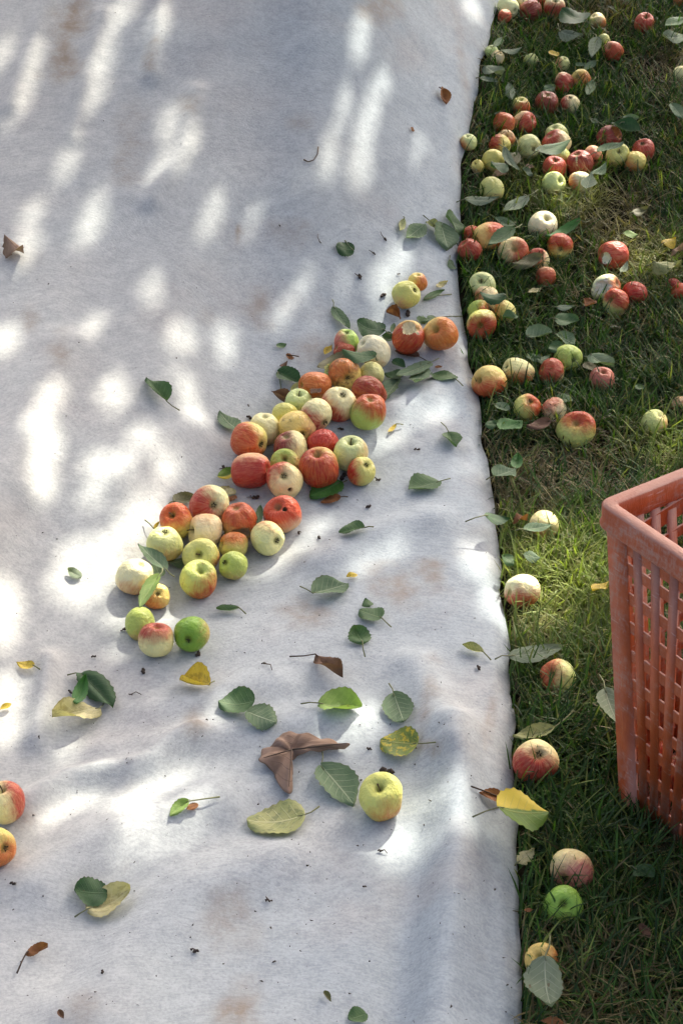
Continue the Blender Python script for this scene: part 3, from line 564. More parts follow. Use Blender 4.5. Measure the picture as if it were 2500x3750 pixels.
A('8', 1058, 476, 202, 'cream', 'pink', .62, (.3, .6), ('c', -.38, .45), 'wrinkled peach brown apple above the green one in the lower grass', russ=.18)
A('8', 1015, 634, 186, 'midgreen', 'peach', .0, (0, 1), ('c', 0, -.1), 'green apple below the wrinkled peach one in the lower grass')
A('8', 915, 886, 156, 'yellow', 'orange', .35, (.7, .4), ('s', -.2, -.25), 'brownish yellow apple behind the large grey leaf at the bottom', russ=.3, stem=False)

def build_apples():
    special = {'lumpy': LUMPY, 'tall': TALL, 'lumpy2': apple_mesh('apple_form', 12, .95, 3, .07, .25)}
    for i, a in enumerate(APPLES):
        k = a['k']; r = a['r']; P = a['P']
        if a['pole']:
            ty, dx, dy = a['pole']; dz = math.sqrt(max(.02, 1 - dx * dx - dy * dy)); ax = img_dir(a['px'], a['py'], dx, dy, dz)
            Z = ax if ty == 's' else -ax
        else:
            ty = None; g = random.uniform(0, 6.28); Z = img_dir(a['px'], a['py'], math.cos(g), .5 * math.sin(g) + .2, -.45)
        X = unit(np.cross(unit([random.uniform(-1, 1), random.uniform(-1, 1), random.uniform(-1, 1)]), Z)); Y = np.cross(Z, X); Rm = np.array([X, Y, Z])
        me = special[k['me']] if 'me' in k else AM[(i * 7) % len(AM)]
        if 'bite' in k:
            (bx, by, bz), br, jag = k['bite']; bw = img_dir(a['px'], a['py'], bx, by, bz); me = apple_mesh('bitten_apple', 30 + i, bites=[(tuple(Rm @ bw * .98), br, jag)], fine=2)
        elif 'hole' in k:
            hx, hy = k['hole']; bw = img_dir(a['px'], a['py'], hx, hy, math.sqrt(1 - hx * hx - hy * hy)); me = apple_mesh('holed_apple', 30 + i, bites=[(tuple(Rm @ bw * .96), .13, .3)], fine=3)
        elif 'crack' in k:
            me = apple_mesh('cracked_apple', 30 + i, bites=[(tuple(Rm @ img_dir(a['px'], a['py'], -.25 + .02 * q, -.55 + .16 * q, .8) * 1.03), .10, .3) for q in range(6)], fine=3)
        grp = 'apples lying on the sheet' if not a['grass'] else 'windfall apples in the grass'
        has = (ty == 's' and k.get('stem', True)) or ty == 'c'; MW = frame_matrix(X, Y, Z, P, r)
        if has:                                              # an Empty that parents fruit and stem or calyx
            root = obj('apple', None, label=a['label'], cat='apple', group=grp); root.matrix_world = MW; root.empty_display_size = .2; o = obj('fruit', me, root)
        else:
            o = root = obj('apple', me, label=a['label'], cat='apple', group=grp); o.matrix_world = MW
        b = a['bdir']; bz = b[2] if len(b) > 2 else .25
        bd = Rm @ img_dir(a['px'], a['py'], b[0], b[1], bz)
        j = lambda c, s: [float(q * random.uniform(1 - s, 1 + s)) for q in c]
        o['base'] = j(a['base'], .07); o['blush'] = j(a['blush'], .10); o['bdir'] = [float(q) for q in bd]; o['amount'] = float(a['amt'] * (.90 if a['amt'] < .95 else 1)); o['russet'] = float(k.get('russ', .02)); o['fleshc'] = list(k.get('fleshc', (.08, .05, .02) if 'hole' in k else (.62, .52, .30)))
        if ty == 's' and k.get('stem', True):
            obj('stem', LONGSTEM_ME if 'longstem' in k else STEM_ME, root)
        if ty == 'c': obj('calyx', CALYX_ME, root)
build_apples()
# ------------------------------------------------------------------ fallen leaves
def leaf_shape(L, W, fold, bend, curl, seed, roundness=1.0, torn=False):
    r = np.random.default_rng(seed); n, m = 21, 5
    t = (1 - np.cos(math.pi * np.linspace(0, 1, n))) / 2 * .75 + np.linspace(0, 1, n) * .25; ex = .78 / roundness
    w = np.sin(math.pi * np.clip(t, 0, 1) ** .82) ** ex; w = w / w.max(); w[0] = .03; w[-1] = .0
    tipfade = 1 - .18 * sstep(.72, 1.0, t) * (roundness < 1.2); w = w * tipfade
    V, UV = [], []; sweep = r.uniform(-.13, .13); fold = fold * r.uniform(.5, 1.9); bend = bend + r.uniform(-.05, .10); curl = curl * r.uniform(.3, 2.2); asym = r.uniform(-.12, .12)
    for i in range(n):
        for s in range(-m, m + 1):
            f = s / m; ser = 1 + (.05 * ((i % 2) * 2 - 1) + .05 * (r.random() - .5)) * (abs(s) == m)
            if torn and abs(s) >= m - 1: ser *= .6 + .5 * r.random()
            x = t[i] * L - (1 - t[i]) * abs(f) * .04 * L * (t[i] < .3); y = f * (1 + asym * (1 if f > 0 else -1)) * w[i] * W / 2 * ser + sweep * L * (t[i] - t[i] ** 2)
            z = fold * abs(f * w[i] * W / 2) + bend * L * (4 * (t[i] - .5) ** 2) + curl * W * (f * f) * math.sin(3.1 * t[i] + seed) + .05 * W * math.sin(7 * t[i] + 2.3 * f + seed) * abs(f)
            V.append((x, y, z)); UV.append((t[i], f * .5 + .5))
    V = np.array(V); V[:, 2] -= np.percentile(V[:, 2], 3); k = 2 * m + 1
    Q = np.array([[i * k + s, (i + 1) * k + s, (i + 1) * k + s + 1, i * k + s + 1] for i in range(n - 1) for s in range(k - 1)])
    return V, Q, np.array(UV)
LN = [0]; LEAFPOS = []
def L_(c, bx, by, tx, ty, w, cls, label, pet=None, lift=0.0, fold=.22, bend=.06, curl=.12, roll=0.0, rnd=1.0, torn=False, name='apple_leaf', tilt=0.0):
    LN[0] += 1; seed = LN[0]
    if rnd >= 1.3: fold, curl = fold * .4, curl * .6
    grass = None
    Bp, _ = spot(c, bx, by, lift); Tp, _ = spot(c, tx, ty, lift); mid = (Bp + Tp) / 2
    on_grass = mid[0] > x_edge(mid[1])
    extra = .034 if on_grass else .005
    Bp, _ = spot(c, bx, by, lift + extra); Tp, _ = spot(c, tx, ty, lift + extra + tilt)
    ax = Tp - Bp; Ln = np.linalg.norm(ax); ax = ax / Ln
    mid = (Bp + Tp) / 2; nrm = normal_at(mid[0], mid[1]); nrm = unit(nrm - ax * (nrm @ ax)); side = np.cross(nrm, ax)
    p0 = np.array(project(mid)); p1 = np.array(project(mid + side * .01)); ppm = np.linalg.norm(p1 - p0) / .01
    a2 = np.array(project(Tp)) - np.array(project(Bp)); a2 = a2 / (np.linalg.norm(a2) + 1e-9); s2 = (p1 - p0) / .01; perp = abs(s2[0] * a2[1] - s2[1] * a2[0])
    W = .94 * min(max(w / CROP[c][2] / max(perp, 400), .28 * Ln), 1.15 * Ln)
    if roll:
        cr, sr = math.cos(math.radians(roll)), math.sin(math.radians(roll)); side, nrm = side * cr + nrm * sr, nrm * cr - side * sr
    V, Q, UV = leaf_shape(Ln, W, fold, bend, curl, seed, rnd, torn)
    Rm = np.array([ax, side, nrm]); Wd = Bp + V @ Rm; low = np.clip(surf(Wd[:, 0], Wd[:, 1]) + (.012 if on_grass else .0022) - Wd[:, 2], 0, None)
    V = V + np.outer(low, Rm[:, 2])
    me = mesh_np('leaf_form', V, Q, mats=[M_LEAF[cls]])
    uv = me.uv_layers.new(name='leaf'); li = np.zeros(len(me.loops), np.int32); me.loops.foreach_get('vertex_index', li); uv.data.foreach_set('uv', UV[li].astype(np.float32).ravel())
    grp = 'fallen leaves in the grass' if on_grass else 'fallen leaves on the sheet'
    o = obj(name, me if pet is False else None, label=label, cat='leaf', group=grp)
    o.matrix_world = frame_matrix(ax, side, nrm, Bp); o.empty_display_size = .02
    if pet is not False: obj('blade', me, o)
    LEAFPOS.append(mid)
    Rm = np.array([ax, side, nrm])
    if pet is not False:
        if pet is None: E = np.array([-Ln * .28, Ln * .05 * random.uniform(-1, 1), .002])
        else:
            q, _ = spot(c, pet[0], pet[1], lift * .3 + extra); E = Rm @ (q - Bp)
        z0 = V[5, 2]; S = np.array([.10 * Ln, 0, V[2 * 11 + 5, 2] + .0006]); pts = [S, np.array([0, 0, z0]), E * .5 + np.array([0, Ln * .03, .003]), E]
        v, f = tube(pts, [.0007, .0011, .0011, .0014], 5); obj('petiole', mesh_np('petiole_form', v, f, mats=[M_DRYSTALK if cls in ('brown', 'russet', 'tan') else M_PETIOLE]), o)
    return o
L_('3', 760, 672, 668, 562, 78, 'mid', 'dark green leaf with a long stalk alone on the left of the sheet', (826, 706))
L_('3', 1085, 800, 1003, 718, 78, 'pale', 'pale green leaf leaning on the left orange red apple of the pile')
L_('0', 1290, 925, 1226, 908, 62, 'dark', 'dark round leaf alone on the upper sheet', rnd=1.5, pet=(1262, 880))
L_('Q', 1025, 185, 868, 140, 120, 'dark', 'large dark green leaf at the very top of the pile', lift=.03, rnd=1.3)
L_('Q', 735, 45, 828, 172, 70, 'pale', 'pale grey green leaf with an upright stalk above the pile', (732, -5))
L_('Q', 1082, 225, 1012, 205, 58, 'mid', 'small green leaf wedged beside the bitten red apple', lift=.02)
L_('Q', 1085, 140, 1068, 190, 30, 'pale', 'narrow leaf standing behind the bitten red apple', lift=.02, pet=False)
L_('Q', 685, 318, 728, 258, 45, 'yellow', 'small yellow leaf at the upper left of the pile', pet=False, lift=.01)
L_('Q', 975, 348, 785, 305, 84, 'mid', 'dark green leaf lying across the apples at the top of the pile', (995, 345), lift=.055)
L_('Q', 800, 320, 640, 405, 95, 'olive', 'olive leaf with yellow spots left of the rotten apple', lift=.03)
L_('Q', 690, 405, 765, 350, 55, 'mottled', 'yellow and green spotted leaf under the olive one', lift=.035, pet=False)
L_('Q', 418, 412, 545, 470, 100, 'dark', 'dark green leaf at the left of the upper pile', (440, 535), rnd=1.2)
L_('Q', 490, 605, 382, 528, 50, 'brown', 'curled brown leaf at the left of the upper pile', fold=.9, curl=.4, lift=.01)
L_('Q', 495, 535, 552, 462, 34, 'fading', 'narrow yellow green leaf below the dark one on the left', lift=.015, fold=.6)
L_('Q', 1225, 325, 1090, 292, 50, 'brown', 'brown leaf under the bitten red apple', (1308, 368), fold=.4)
L_('Q', 1295, 362, 1098, 440, 70, 'pale', 'long pale leaf below the lone mottled apple', lift=.02, fold=.3)
L_('Q', 1245, 385, 1210, 500, 118, 'pale', 'wide pale leaf with light veins among the leaves right of the pile', lift=.012)
L_('Q', 1436, 455, 1303, 428, 92, 'mid', 'round green leaf with stalk, right end of the leaf cluster', (1482, 492), rnd=1.5)
L_('Q', 1075, 350, 1150, 385, 56, 'dark', 'small dark leaf behind the long pale leaf', lift=.008, pet=False)
L_('Q', 1110, 470, 1035, 572, 85, 'pale', 'grey green leaf at the foot of the leaf cluster beside red apple', torn=True)
L_('Q', 1135, 440, 1030, 425, 62, 'dark', 'dark leaf between pile and the pale leaves', lift=.008, pet=False)
L_('Q', 1215, 110, 1290, 120, 62, 'mid', 'dark torn leaf behind the two right apples of the pile', torn=True, pet=False)
L_('Q', 1325, 100, 1270, 112, 45, 'pale', 'pale leaf tip behind the lone mottled apple', pet=(1478, 92))
L_('Q', 1395, 762, 1440, 855, 105, 'mid', 'folded green leaf with an upright stalk near the right of the sheet', (1355, 700), fold=.5)
L_('Q', 1345, 1045, 1168, 1092, 108, 'mid', 'dark green leaf with stalk alone right of the pile', (1408, 1022), rnd=1.15)
L_('Q', 772, 1060, 605, 1135, 125, 'green', 'broad green leaf below the glossy red apple', rnd=1.3)
L_('Q', 775, 1135, 665, 1160, 50, 'russet', 'rusty brown leaf piece under the broad green leaf', pet=(820, 1128))
L_('Q', 172, 985, 72, 1020, 70, 'halfyellow', 'green and yellow leaf left of the pile', lift=.008, curl=.25)
L_('Q', 175, 1110, 85, 1085, 62, 'cream', 'small pale yellow mottled leaf left of the pile', pet=False, torn=True)
L_('Q', 175, 1120, 140, 1165, 50, 'russet', 'small rusty leaf scrap above the big cream starred apple', pet=False, torn=True)
L_('P', 462, 275, 605, 240, 100, 'olive', 'olive green leaf behind the big cream starred apple', rnd=1.2)
L_('P', 405, 765, 205, 580, 105, 'pale', 'long sunlit pale leaf resting on the left end of the pile', lift=.035)
L_('P', 375, 825, 320, 700, 90, 'pale', 'second sunlit pale leaf under the long one', lift=.02, pet=False)
L_('P', 355, 815, 218, 1035, 75, 'lime', 'curved green leaf draped over the small yellow orange apple', lift=.045, fold=.5)
L_('P', 440, 725, 545, 690, 75, 'pale', 'pale leaf lying between the pale green and yellow green apples')
L_('P', 930, 1040, 768, 1052, 50, 'mid', 'small green leaf seen edge on below the pile', (982, 1074), fold=.7)
L_('P', 1072, 430, 1088, 300, 34, 'mid', 'small upright leaf tip between two orange apples', lift=.03, pet=False)
L_('P', 320, 470, 360, 415, 26, 'yellow', 'thin yellow leaf strip behind the orange red stalked apple', lift=.01, pet=(258, 400), fold=.6)
L_('5', 1438, 378, 1602, 332, 100, 'pale', 'pale veined leaf with a stalk right of the lower pile', (1378, 335))
L_('5', 158, 706, 78, 690, 46, 'yellow', 'small bright yellow leaf near the left edge of the sheet', (185, 716))
L_('5', 372, 742, 520, 900, 125, 'dark', 'large curled dark green leaf on the lower left of the sheet', (310, 742), fold=.75, curl=.3, rnd=1.2)
L_('5', 350, 880, 395, 760, 70, 'green', 'green leaf folded against the curled dark one', lift=.02, fold=.6, pet=False)
L_('5', 460, 915, 240, 960, 95, 'cream', 'curled cream yellow leaf below the curled dark green one', (484, 850), curl=.22, bend=.03)
L_('5', 960, 795, 826, 772, 74, 'yellow', 'yellow leaf with dark speckles in the middle of the sheet', pet=(985, 770), curl=.25)
L_('5', 1165, 880, 1003, 880, 165, 'mid', 'rounded dark green leaf overlapping a pale one', rnd=1.5, pet=False)
L_('5', 1140, 930, 1265, 975, 130, 'pale', 'pale veined round leaf overlapped by the dark green one', rnd=1.5, pet=False)
L_('5', 1120, 830, 1150, 805, 34, 'fading', 'tiny faded leaf tucked above the rounded dark green one', pet=False)
L_('5', 372, 295, 310, 262, 50, 'grey', 'tiny pale leaf in the sun left of the pile', fold=.4, pet=False)
L_('5', 1450, 670, 1575, 780, 75, 'brown', 'curled dark brown leaf with a long stalk', (1330, 657), fold=.6, curl=.4)
L_('0', 1168, 2584, 1324, 2598, 84, 'lime', 'light green leaf at the edge of a sun patch', (1102, 2577))
L_('F', 738, 1765, 812, 1852, 88, 'pale', 'grey green leaf with a long stalk left of the lone yellow apple', (738, 1718))
L_('F', 697, 1882, 568, 1893, 98, 'fading', 'large pale mottled leaf with a stalk on the lower sheet', (733, 1852), rnd=1.4)
L_('F', 432, 1842, 390, 1875, 30, 'lime', 'small bright green leaf in a sun patch on the lower sheet', (505, 1830), fold=.5)
L_('F', 455, 1848, 428, 1860, 18, 'russet', 'rusty scrap touching the small bright green leaf', pet=False)
L_('F', 244, 2052, 170, 2046, 78, 'dark', 'dark round leaf overlapping a yellow one, lower left', rnd=1.6, pet=False, lift=.006)
L_('F', 205, 2098, 302, 2052, 64, 'cream', 'yellow leaf under the dark round one, lower left', (172, 2106), rnd=1.2)
L_('F', 905, 1602, 928, 1665, 76, 'pale', 'small pale green leaf above the mottled yellow one', (893, 1570), rnd=1.3)
L_('F', 957, 1712, 873, 1704, 92, 'mottled', 'round yellow and green mottled leaf with a dark stalk', (1000, 1705), rnd=1.6)
L_('F', 876, 1422, 824, 1405, 40, 'mid', 'dark heart shaped leaf right of the sheet centre', (898, 1440), rnd=1.5)
L_('F', 850, 1395, 838, 1380, 26, 'mid', 'small dark leaf lobe above the heart shaped leaf', pet=False)
L_('F', 832, 1478, 815, 1450, 58, 'mid', 'small dark leaf with a stalk pointing down', (838, 1508), rnd=1.2)
L_('F', 1108, 1500, 1060, 1484, 20, 'fading', 'narrow yellow green leaf near the right edge of the sheet', (1127, 1516), fold=.5)
L_('F', 840, 2330, 800, 2342, 42, 'mid', 'green leaf at the bottom edge of the photo', rnd=1.5, pet=False)
L_('F', 1152, 1835, 1100, 1820, 30, 'russet', 'rust brown leaf at the sheet edge above the half yellow leaf', (1082, 1806))
L_('F', 1142, 1862, 1255, 1872, 92, 'halfyellow', 'big leaf half yellow and half green lying over the sheet edge', (1085, 1876), rnd=1.3, lift=.02)
L_('F', 836, 1213, 778, 1224, 26, 'mid', 'narrow dark green leaf above the pale veined one', (858, 1210), fold=.5)
L_('F', 1112, 1188, 1166, 1198, 24, 'dark', 'dark leaf lying over the sheet edge near the sunny grass', (1068, 1198), lift=.01)
L_('F', 62, 2192, 110, 2182, 24, 'russet', 'brown leaf with a hooked stalk at the lower left', (40, 2235), curl=.3)
L_('F', 136, 2322, 148, 2342, 16, 'brown', 'tiny brown leaf at the bottom left of the sheet', pet=False, fold=.5)
L_('F', 744, 2280, 760, 2300, 14, 'olive', 'tiny olive leaf near the bottom of the sheet', pet=False, fold=.5)
L_('F', 1012, 210, 1024, 240, 20, 'russet', 'small curled brown leaf on the upper right of the sheet', (1008, 200), fold=.6)
L_('F', 942, 294, 952, 302, 10, 'russet', 'tiny brown leaf scrap on the upper right of the sheet', pet=False)
L_('F', 15, 565, 60, 610, 40, 'tan', 'torn brown leaf at the left edge of the upper sheet', pet=False, torn=True, curl=.4)
L_('2', 285, 1008, 262, 1068, 36, 'fading', 'small yellow green leaf at the left of the upper leaf cluster', (284, 995))
L_('2', 375, 1040, 290, 1105, 85, 'pale', 'pale green leaf in the cluster at the upper sheet edge', pet=False)
L_('2', 435, 1050, 385, 1020, 36, 'fading', 'narrow yellowish leaf in the cluster at the upper sheet edge', (375, 988))
L_('2', 450, 1045, 480, 1150, 105, 'pale', 'wide grey green leaf with pale veins at the upper sheet edge', (425, 1005))
L_('2', 465, 1010, 562, 1055, 80, 'mid', 'dark green leaf touching the upper sheet edge', rnd=1.2, pet=False)
L_('4', 488, 20, 520, 62, 55, 'pale', 'small round pale leaf below the upper leaf cluster', (497, -5), rnd=1.4)
L_('4', 380, 198, 470, 158, 26, 'mid', 'dark leaf seen edge on beside the yellow green apple', (505, 172), fold=.8)
L_('4', 432, 140, 482, 120, 32, 'cream', 'small yellow scrap right of the upper two apples', pet=False, torn=True)
L_('4', 205, 262, 272, 285, 34, 'russet', 'rusty curled scrap below the yellow green apple', pet=False, torn=True, curl=.4)
L_('Q', 412, 265, 468, 252, 34, 'mid', 'small green leaf alone above the pile', pet=False, rnd=1.3)
L_('Q', 465, 322, 512, 335, 34, 'russet', 'small reddish brown leaf above the pile', pet=(540, 322), torn=True)
L_('Q', 432, 388, 472, 360, 30, 'brown', 'tiny brown curled leaf above the left dark leaf', pet=False, curl=.5)
L_('Q', 1095, 715, 1048, 762, 26, 'yellow', 'small yellow leaf in the sun patch right of the pile', (1136, 713))
L_('F', 820, 1320, 795, 1326, 14, 'yellow', 'tiny yellow leaf above the pale veined leaf', pet=False)
L_('F', 25, 1618, 0, 1632, 14, 'yellow', 'tiny yellow leaf at the left photo edge', pet=False)
L_('Q', 1320, 388, 1362, 380, 18, 'russet', 'small orange scrap behind the round green leaf', pet=False)
L_('Q', 612, 545, 668, 508, 50, 'brown', 'dark dead leaf on the dull russet apple', lift=.045, pet=(612, 480), torn=True)
# leaves lying in the grass
L_('R', 885, 160, 712, 90, 150, 'dark', 'very large dark leaf at the top of the grass', lift=.02, rnd=1.3)
L_('R', 700, 235, 865, 268, 85, 'grey', 'grey pointed leaf below the very large dark leaf', (690, 165))
L_('R', 1570, 262, 1420, 262, 95, 'grey', 'bright grey leaf at the right photo edge, upper grass', rnd=1.3)
L_('R', 1568, 140, 1438, 198, 72, 'mid', 'green leaf above the bright grey one at the right edge')
L_('R', 965, 275, 925, 405, 95, 'grey', 'grey leaf with a toothed edge leaning on the pale green apple', (935, 232), lift=.02)
L_('R', 630, 385, 698, 375, 58, 'yellow', 'round yellow leaf in the upper grass', rnd=1.5, lift=.02, pet=False)
L_('R', 285, 378, 432, 348, 42, 'grey', 'narrow grey leaf reaching from the apples at the sheet edge')
L_('R', 302, 268, 232, 332, 50, 'pale', 'grey green leaf close to the upper sheet edge')
L_('R', 168, 480, 290, 550, 78, 'grey', 'wide grey leaf touching the sheet edge, upper of two')
L_('R', 148, 554, 272, 578, 36, 'grey', 'slim grey leaf touching the sheet edge, lower of two')
L_('R', 948, 442, 868, 502, 50, 'pale', 'grey green leaf right of the small pink sided apple')
L_('R', 818, 470, 882, 445, 42, 'pale', 'small grey leaf just above the orange yellow hollow apple', pet=False)
L_('R', 346, 608, 362, 705, 70, 'grey', 'pale leaf behind the green and orange apple')
L_('R', 935, 570, 890, 672, 72, 'mid', 'dark green leaf right of the misshapen red apple')
L_('R', 600, 640, 668, 610, 60, 'pale', 'pale leaf tip above the dark crimson apple', pet=False)
L_('R', 1150, 862, 1255, 835, 70, 'pale', 'grey leaf in front of a large dark one, above the split apple', lift=.02)
L_('R', 1255, 932, 1060, 868, 95, 'dark', 'large dark green leaf behind the split crimson apple', lift=.015)
L_('R', 1488, 740, 1560, 835, 85, 'pale', 'grey green leaf near the right edge of the upper grass')
L_('R', 925, 838, 968, 865, 36, 'grey', 'tiny grey leaf alone in the upper grass', pet=(1010, 880))
L_('S', 540, 322, 778, 240, 92, 'mid', 'large dark leaf across the red streaked cream apple', lift=.055)
L_('S', 332, 400, 213, 418, 95, 'dark', 'dark leaf covering the pale yellow green apple', lift=.05, rnd=1.2)
L_('S', 312, 292, 412, 452, 62, 'grey', 'long grey leaf leaning beside the pale yellow green apple', lift=.04)
L_('S', 402, 305, 385, 412, 85, 'olive', 'drab green leaf between pale green apples', pet=(400, 200))
L_('S', 968, 312, 1152, 238, 62, 'pale', 'grey green leaf across the top of the yellow green stalked apple', lift=.055)
L_('S', 885, 592, 925, 455, 118, 'grey', 'brilliant sunlit leaf against the sunlit cream apple', lift=.025)
L_('S', 938, 482, 1024, 390, 72, 'pale', 'grey green leaf right of the crimson cracked apple', lift=.02)
L_('S', 40, 648, 268, 640, 66, 'grey', 'long grey leaf pointing from the sheet edge')
L_('S', 475, 618, 298, 728, 88, 'grey', 'broad grey leaf in the grass above the big yellow apple', (550, 562))
L_('S', 385, 822, 240, 768, 56, 'pale', 'grey leaf behind the large yellow apple')
L_('S', 372, 845, 200, 955, 100, 'mid', 'dark leaf with a white stalk against the large yellow apple', (440, 805), lift=.05)
L_('S', 835, 808, 598, 912, 58, 'green', 'long green leaf behind the red topped apple')
L_('S', 1150, 880, 1252, 882, 50, 'lime', 'bright green leaf above the bitten red apple')
L_('S', 1425, 955, 1510, 925, 80, 'yellow', 'curled yellow leaf near the right edge of the middle grass', curl=.4, lift=.02)
L_('S', 1212, 735, 1318, 712, 55, 'olive', 'dull green leaf alone in brown grass on the right')
L_('S', 465, 400, 522, 412, 45, 'tan', 'small tan leaf scrap in the upper cluster', pet=False)
L_('S', 325, 455, 225, 480, 44, 'tan', 'pinkish brown leaf under the pale yellow green apple', pet=False)
L_('S', 440, 440, 512, 465, 45, 'grey', 'small grey leaf below the drab green one', pet=False)
L_('T', 598, 338, 402, 368, 82, 'olive', 'big drab brown leaf below the torn orange apple', curl=.3)
L_('T', 362, 588, 188, 575, 82, 'dark', 'dark leaf across the peach cream apples beside the sheet', lift=.055)
L_('T', 715, 642, 835, 640, 40, 'grey', 'small pale leaf, upper of three left of the half eaten apple')
L_('T', 705, 722, 862, 735, 90, 'mid', 'blue green leaf below the small pale one in the middle grass', rnd=1.2)
L_('T', 512, 845, 678, 808, 92, 'pale', 'broad grey green leaf with a pointed top in the middle grass', (580, 755), rnd=1.2)
L_('T', 722, 835, 832, 895, 80, 'pale', 'grey leaf above the green apple in the middle grass', rnd=1.2)
L_('T', 745, 905, 658, 932, 80, 'mid', 'dark leaf left of the green apple in the middle grass', rnd=1.3)
L_('T', 1148, 415, 1190, 335, 50, 'grey', 'white curled leaf below the bitten red apple', fold=.7, lift=.02)
L_('T', 1360, 370, 1545, 405, 95, 'fading', 'large crumpled pale leaf near the right photo edge', curl=.4, torn=True)
L_('T', 1490, 275, 1570, 290, 60, 'tan', 'pinkish tan leaf below the curled yellow one', curl=.4)
L_('T', 445, 700, 345, 712, 62, 'mid', 'dark leaf right of the shiny red and yellow apple', pet=False)
L_('T', 905, 640, 985, 600, 70, 'russet', 'orange brown curled leaf left of the half eaten cluster', curl=.5, torn=True)
L_('T', 525, 545, 608, 512, 45, 'cream', 'small yellowish leaf below the dull orange brown apple', torn=True, pet=False)
L_('U', 590, 235, 515, 175, 70, 'dark', 'dark leaf behind the second and third apples of the row')
L_('U', 580, 230, 668, 205, 50, 'pale', 'grey leaf behind the red mottled apple', pet=False)
L_('U', 935, 190, 1098, 278, 98, 'pale', 'grey green leaf with clear veins right of the green apple', (1000, 300), lift=.02, rnd=1.15)
L_('U', 905, 240, 980, 300, 70, 'olive', 'drab leaf under the clear veined grey green one', pet=False)
L_('U', 300, 530, 398, 560, 62, 'pale', 'grey green leaf below the yellow and orange apple')
L_('U', 330, 705, 480, 640, 112, 'green', 'bright green leaf below the yellow green apple in the grass', rnd=1.2)
L_('U', 665, 645, 510, 672, 72, 'brown', 'dark brown leaf left of the large lumpy apple')
L_('U', 735, 460, 810, 520, 85, 'mid', 'dull green leaf behind the pale pinkish apple', rnd=1.2)
L_('U', 235, 665, 318, 655, 58, 'mid', 'dark green leaf close to the sheet edge, left of the bright green one', pet=False)
L_('U', 430, 960, 452, 862, 85, 'green', 'fresh green leaf near the sheet edge above the sunny grass')
L_('U', 1245, 410, 1305, 402, 75, 'mid', 'dark leaf right of the sunken pinkish apple', pet=False, rnd=1.3)
L_('4', 695, 1020, 798, 985, 75, 'pale', 'grey leaf below the fresh green one by the sheet edge', rnd=1.2)
L_('6', 738, 210, 790, 245, 60, 'mid', 'dark leaf at the sheet edge beside the sunny grass', pet=False)
L_('6', 838, 78, 968, 55, 46, 'pale', 'grey green leaf lying across the cream apple in the sunny grass', lift=.055)
L_('6', 800, 30, 850, 70, 50, 'russet', 'rust coloured curled leaf left of the cream apple in the sunny grass', curl=.5, pet=False, torn=True)
L_('6', 772, 660, 1020, 618, 84, 'grey', 'long grey leaf just below the sunny grass')
L_('6', 1208, 818, 1275, 975, 120, 'grey', 'pale grey leaf with stalk leaning on the crate', (1183, 742), lift=.03)
L_('6', 968, 1000, 784, 1028, 66, 'fading', 'pale yellow green leaf above the large pinkish red apple', (1065, 905))
L_('6', 1150, 375, 1225, 325, 46, 'yellow', 'curled yellow leaf beside the crate', curl=.4, pet=False)
L_('6', 835, 200, 915, 210, 50, 'pale', 'shaded leaf above the sunlit cream and orange apple', pet=False)
L_('8', 812, 440, 880, 385, 75, 'cream', 'faded tan leaf at the sheet edge in the lower grass', curl=.3, torn=True)
L_('8', 932, 885, 962, 1125, 188, 'grey', 'large grey green veined leaf at the bottom of the grass', (957, 768), lift=.025, rnd=1.35)
L_('8', 1345, 470, 1435, 510, 80, 'dark', 'dark green leaf in the grass below the crate', rnd=1.2)
L_('8', 1015, 1180, 912, 1165, 40, 'russet', 'rust coloured leaf cut by the bottom photo edge', pet=False)
L_('8', 1360, 745, 1420, 780, 50, 'brown', 'brown leaf scrap in the lower right grass', pet=False, torn=True)
L_('8', 838, 660, 878, 655, 24, 'russet', 'small orange leaf scrap left of the lower green apple', pet=False, torn=True)

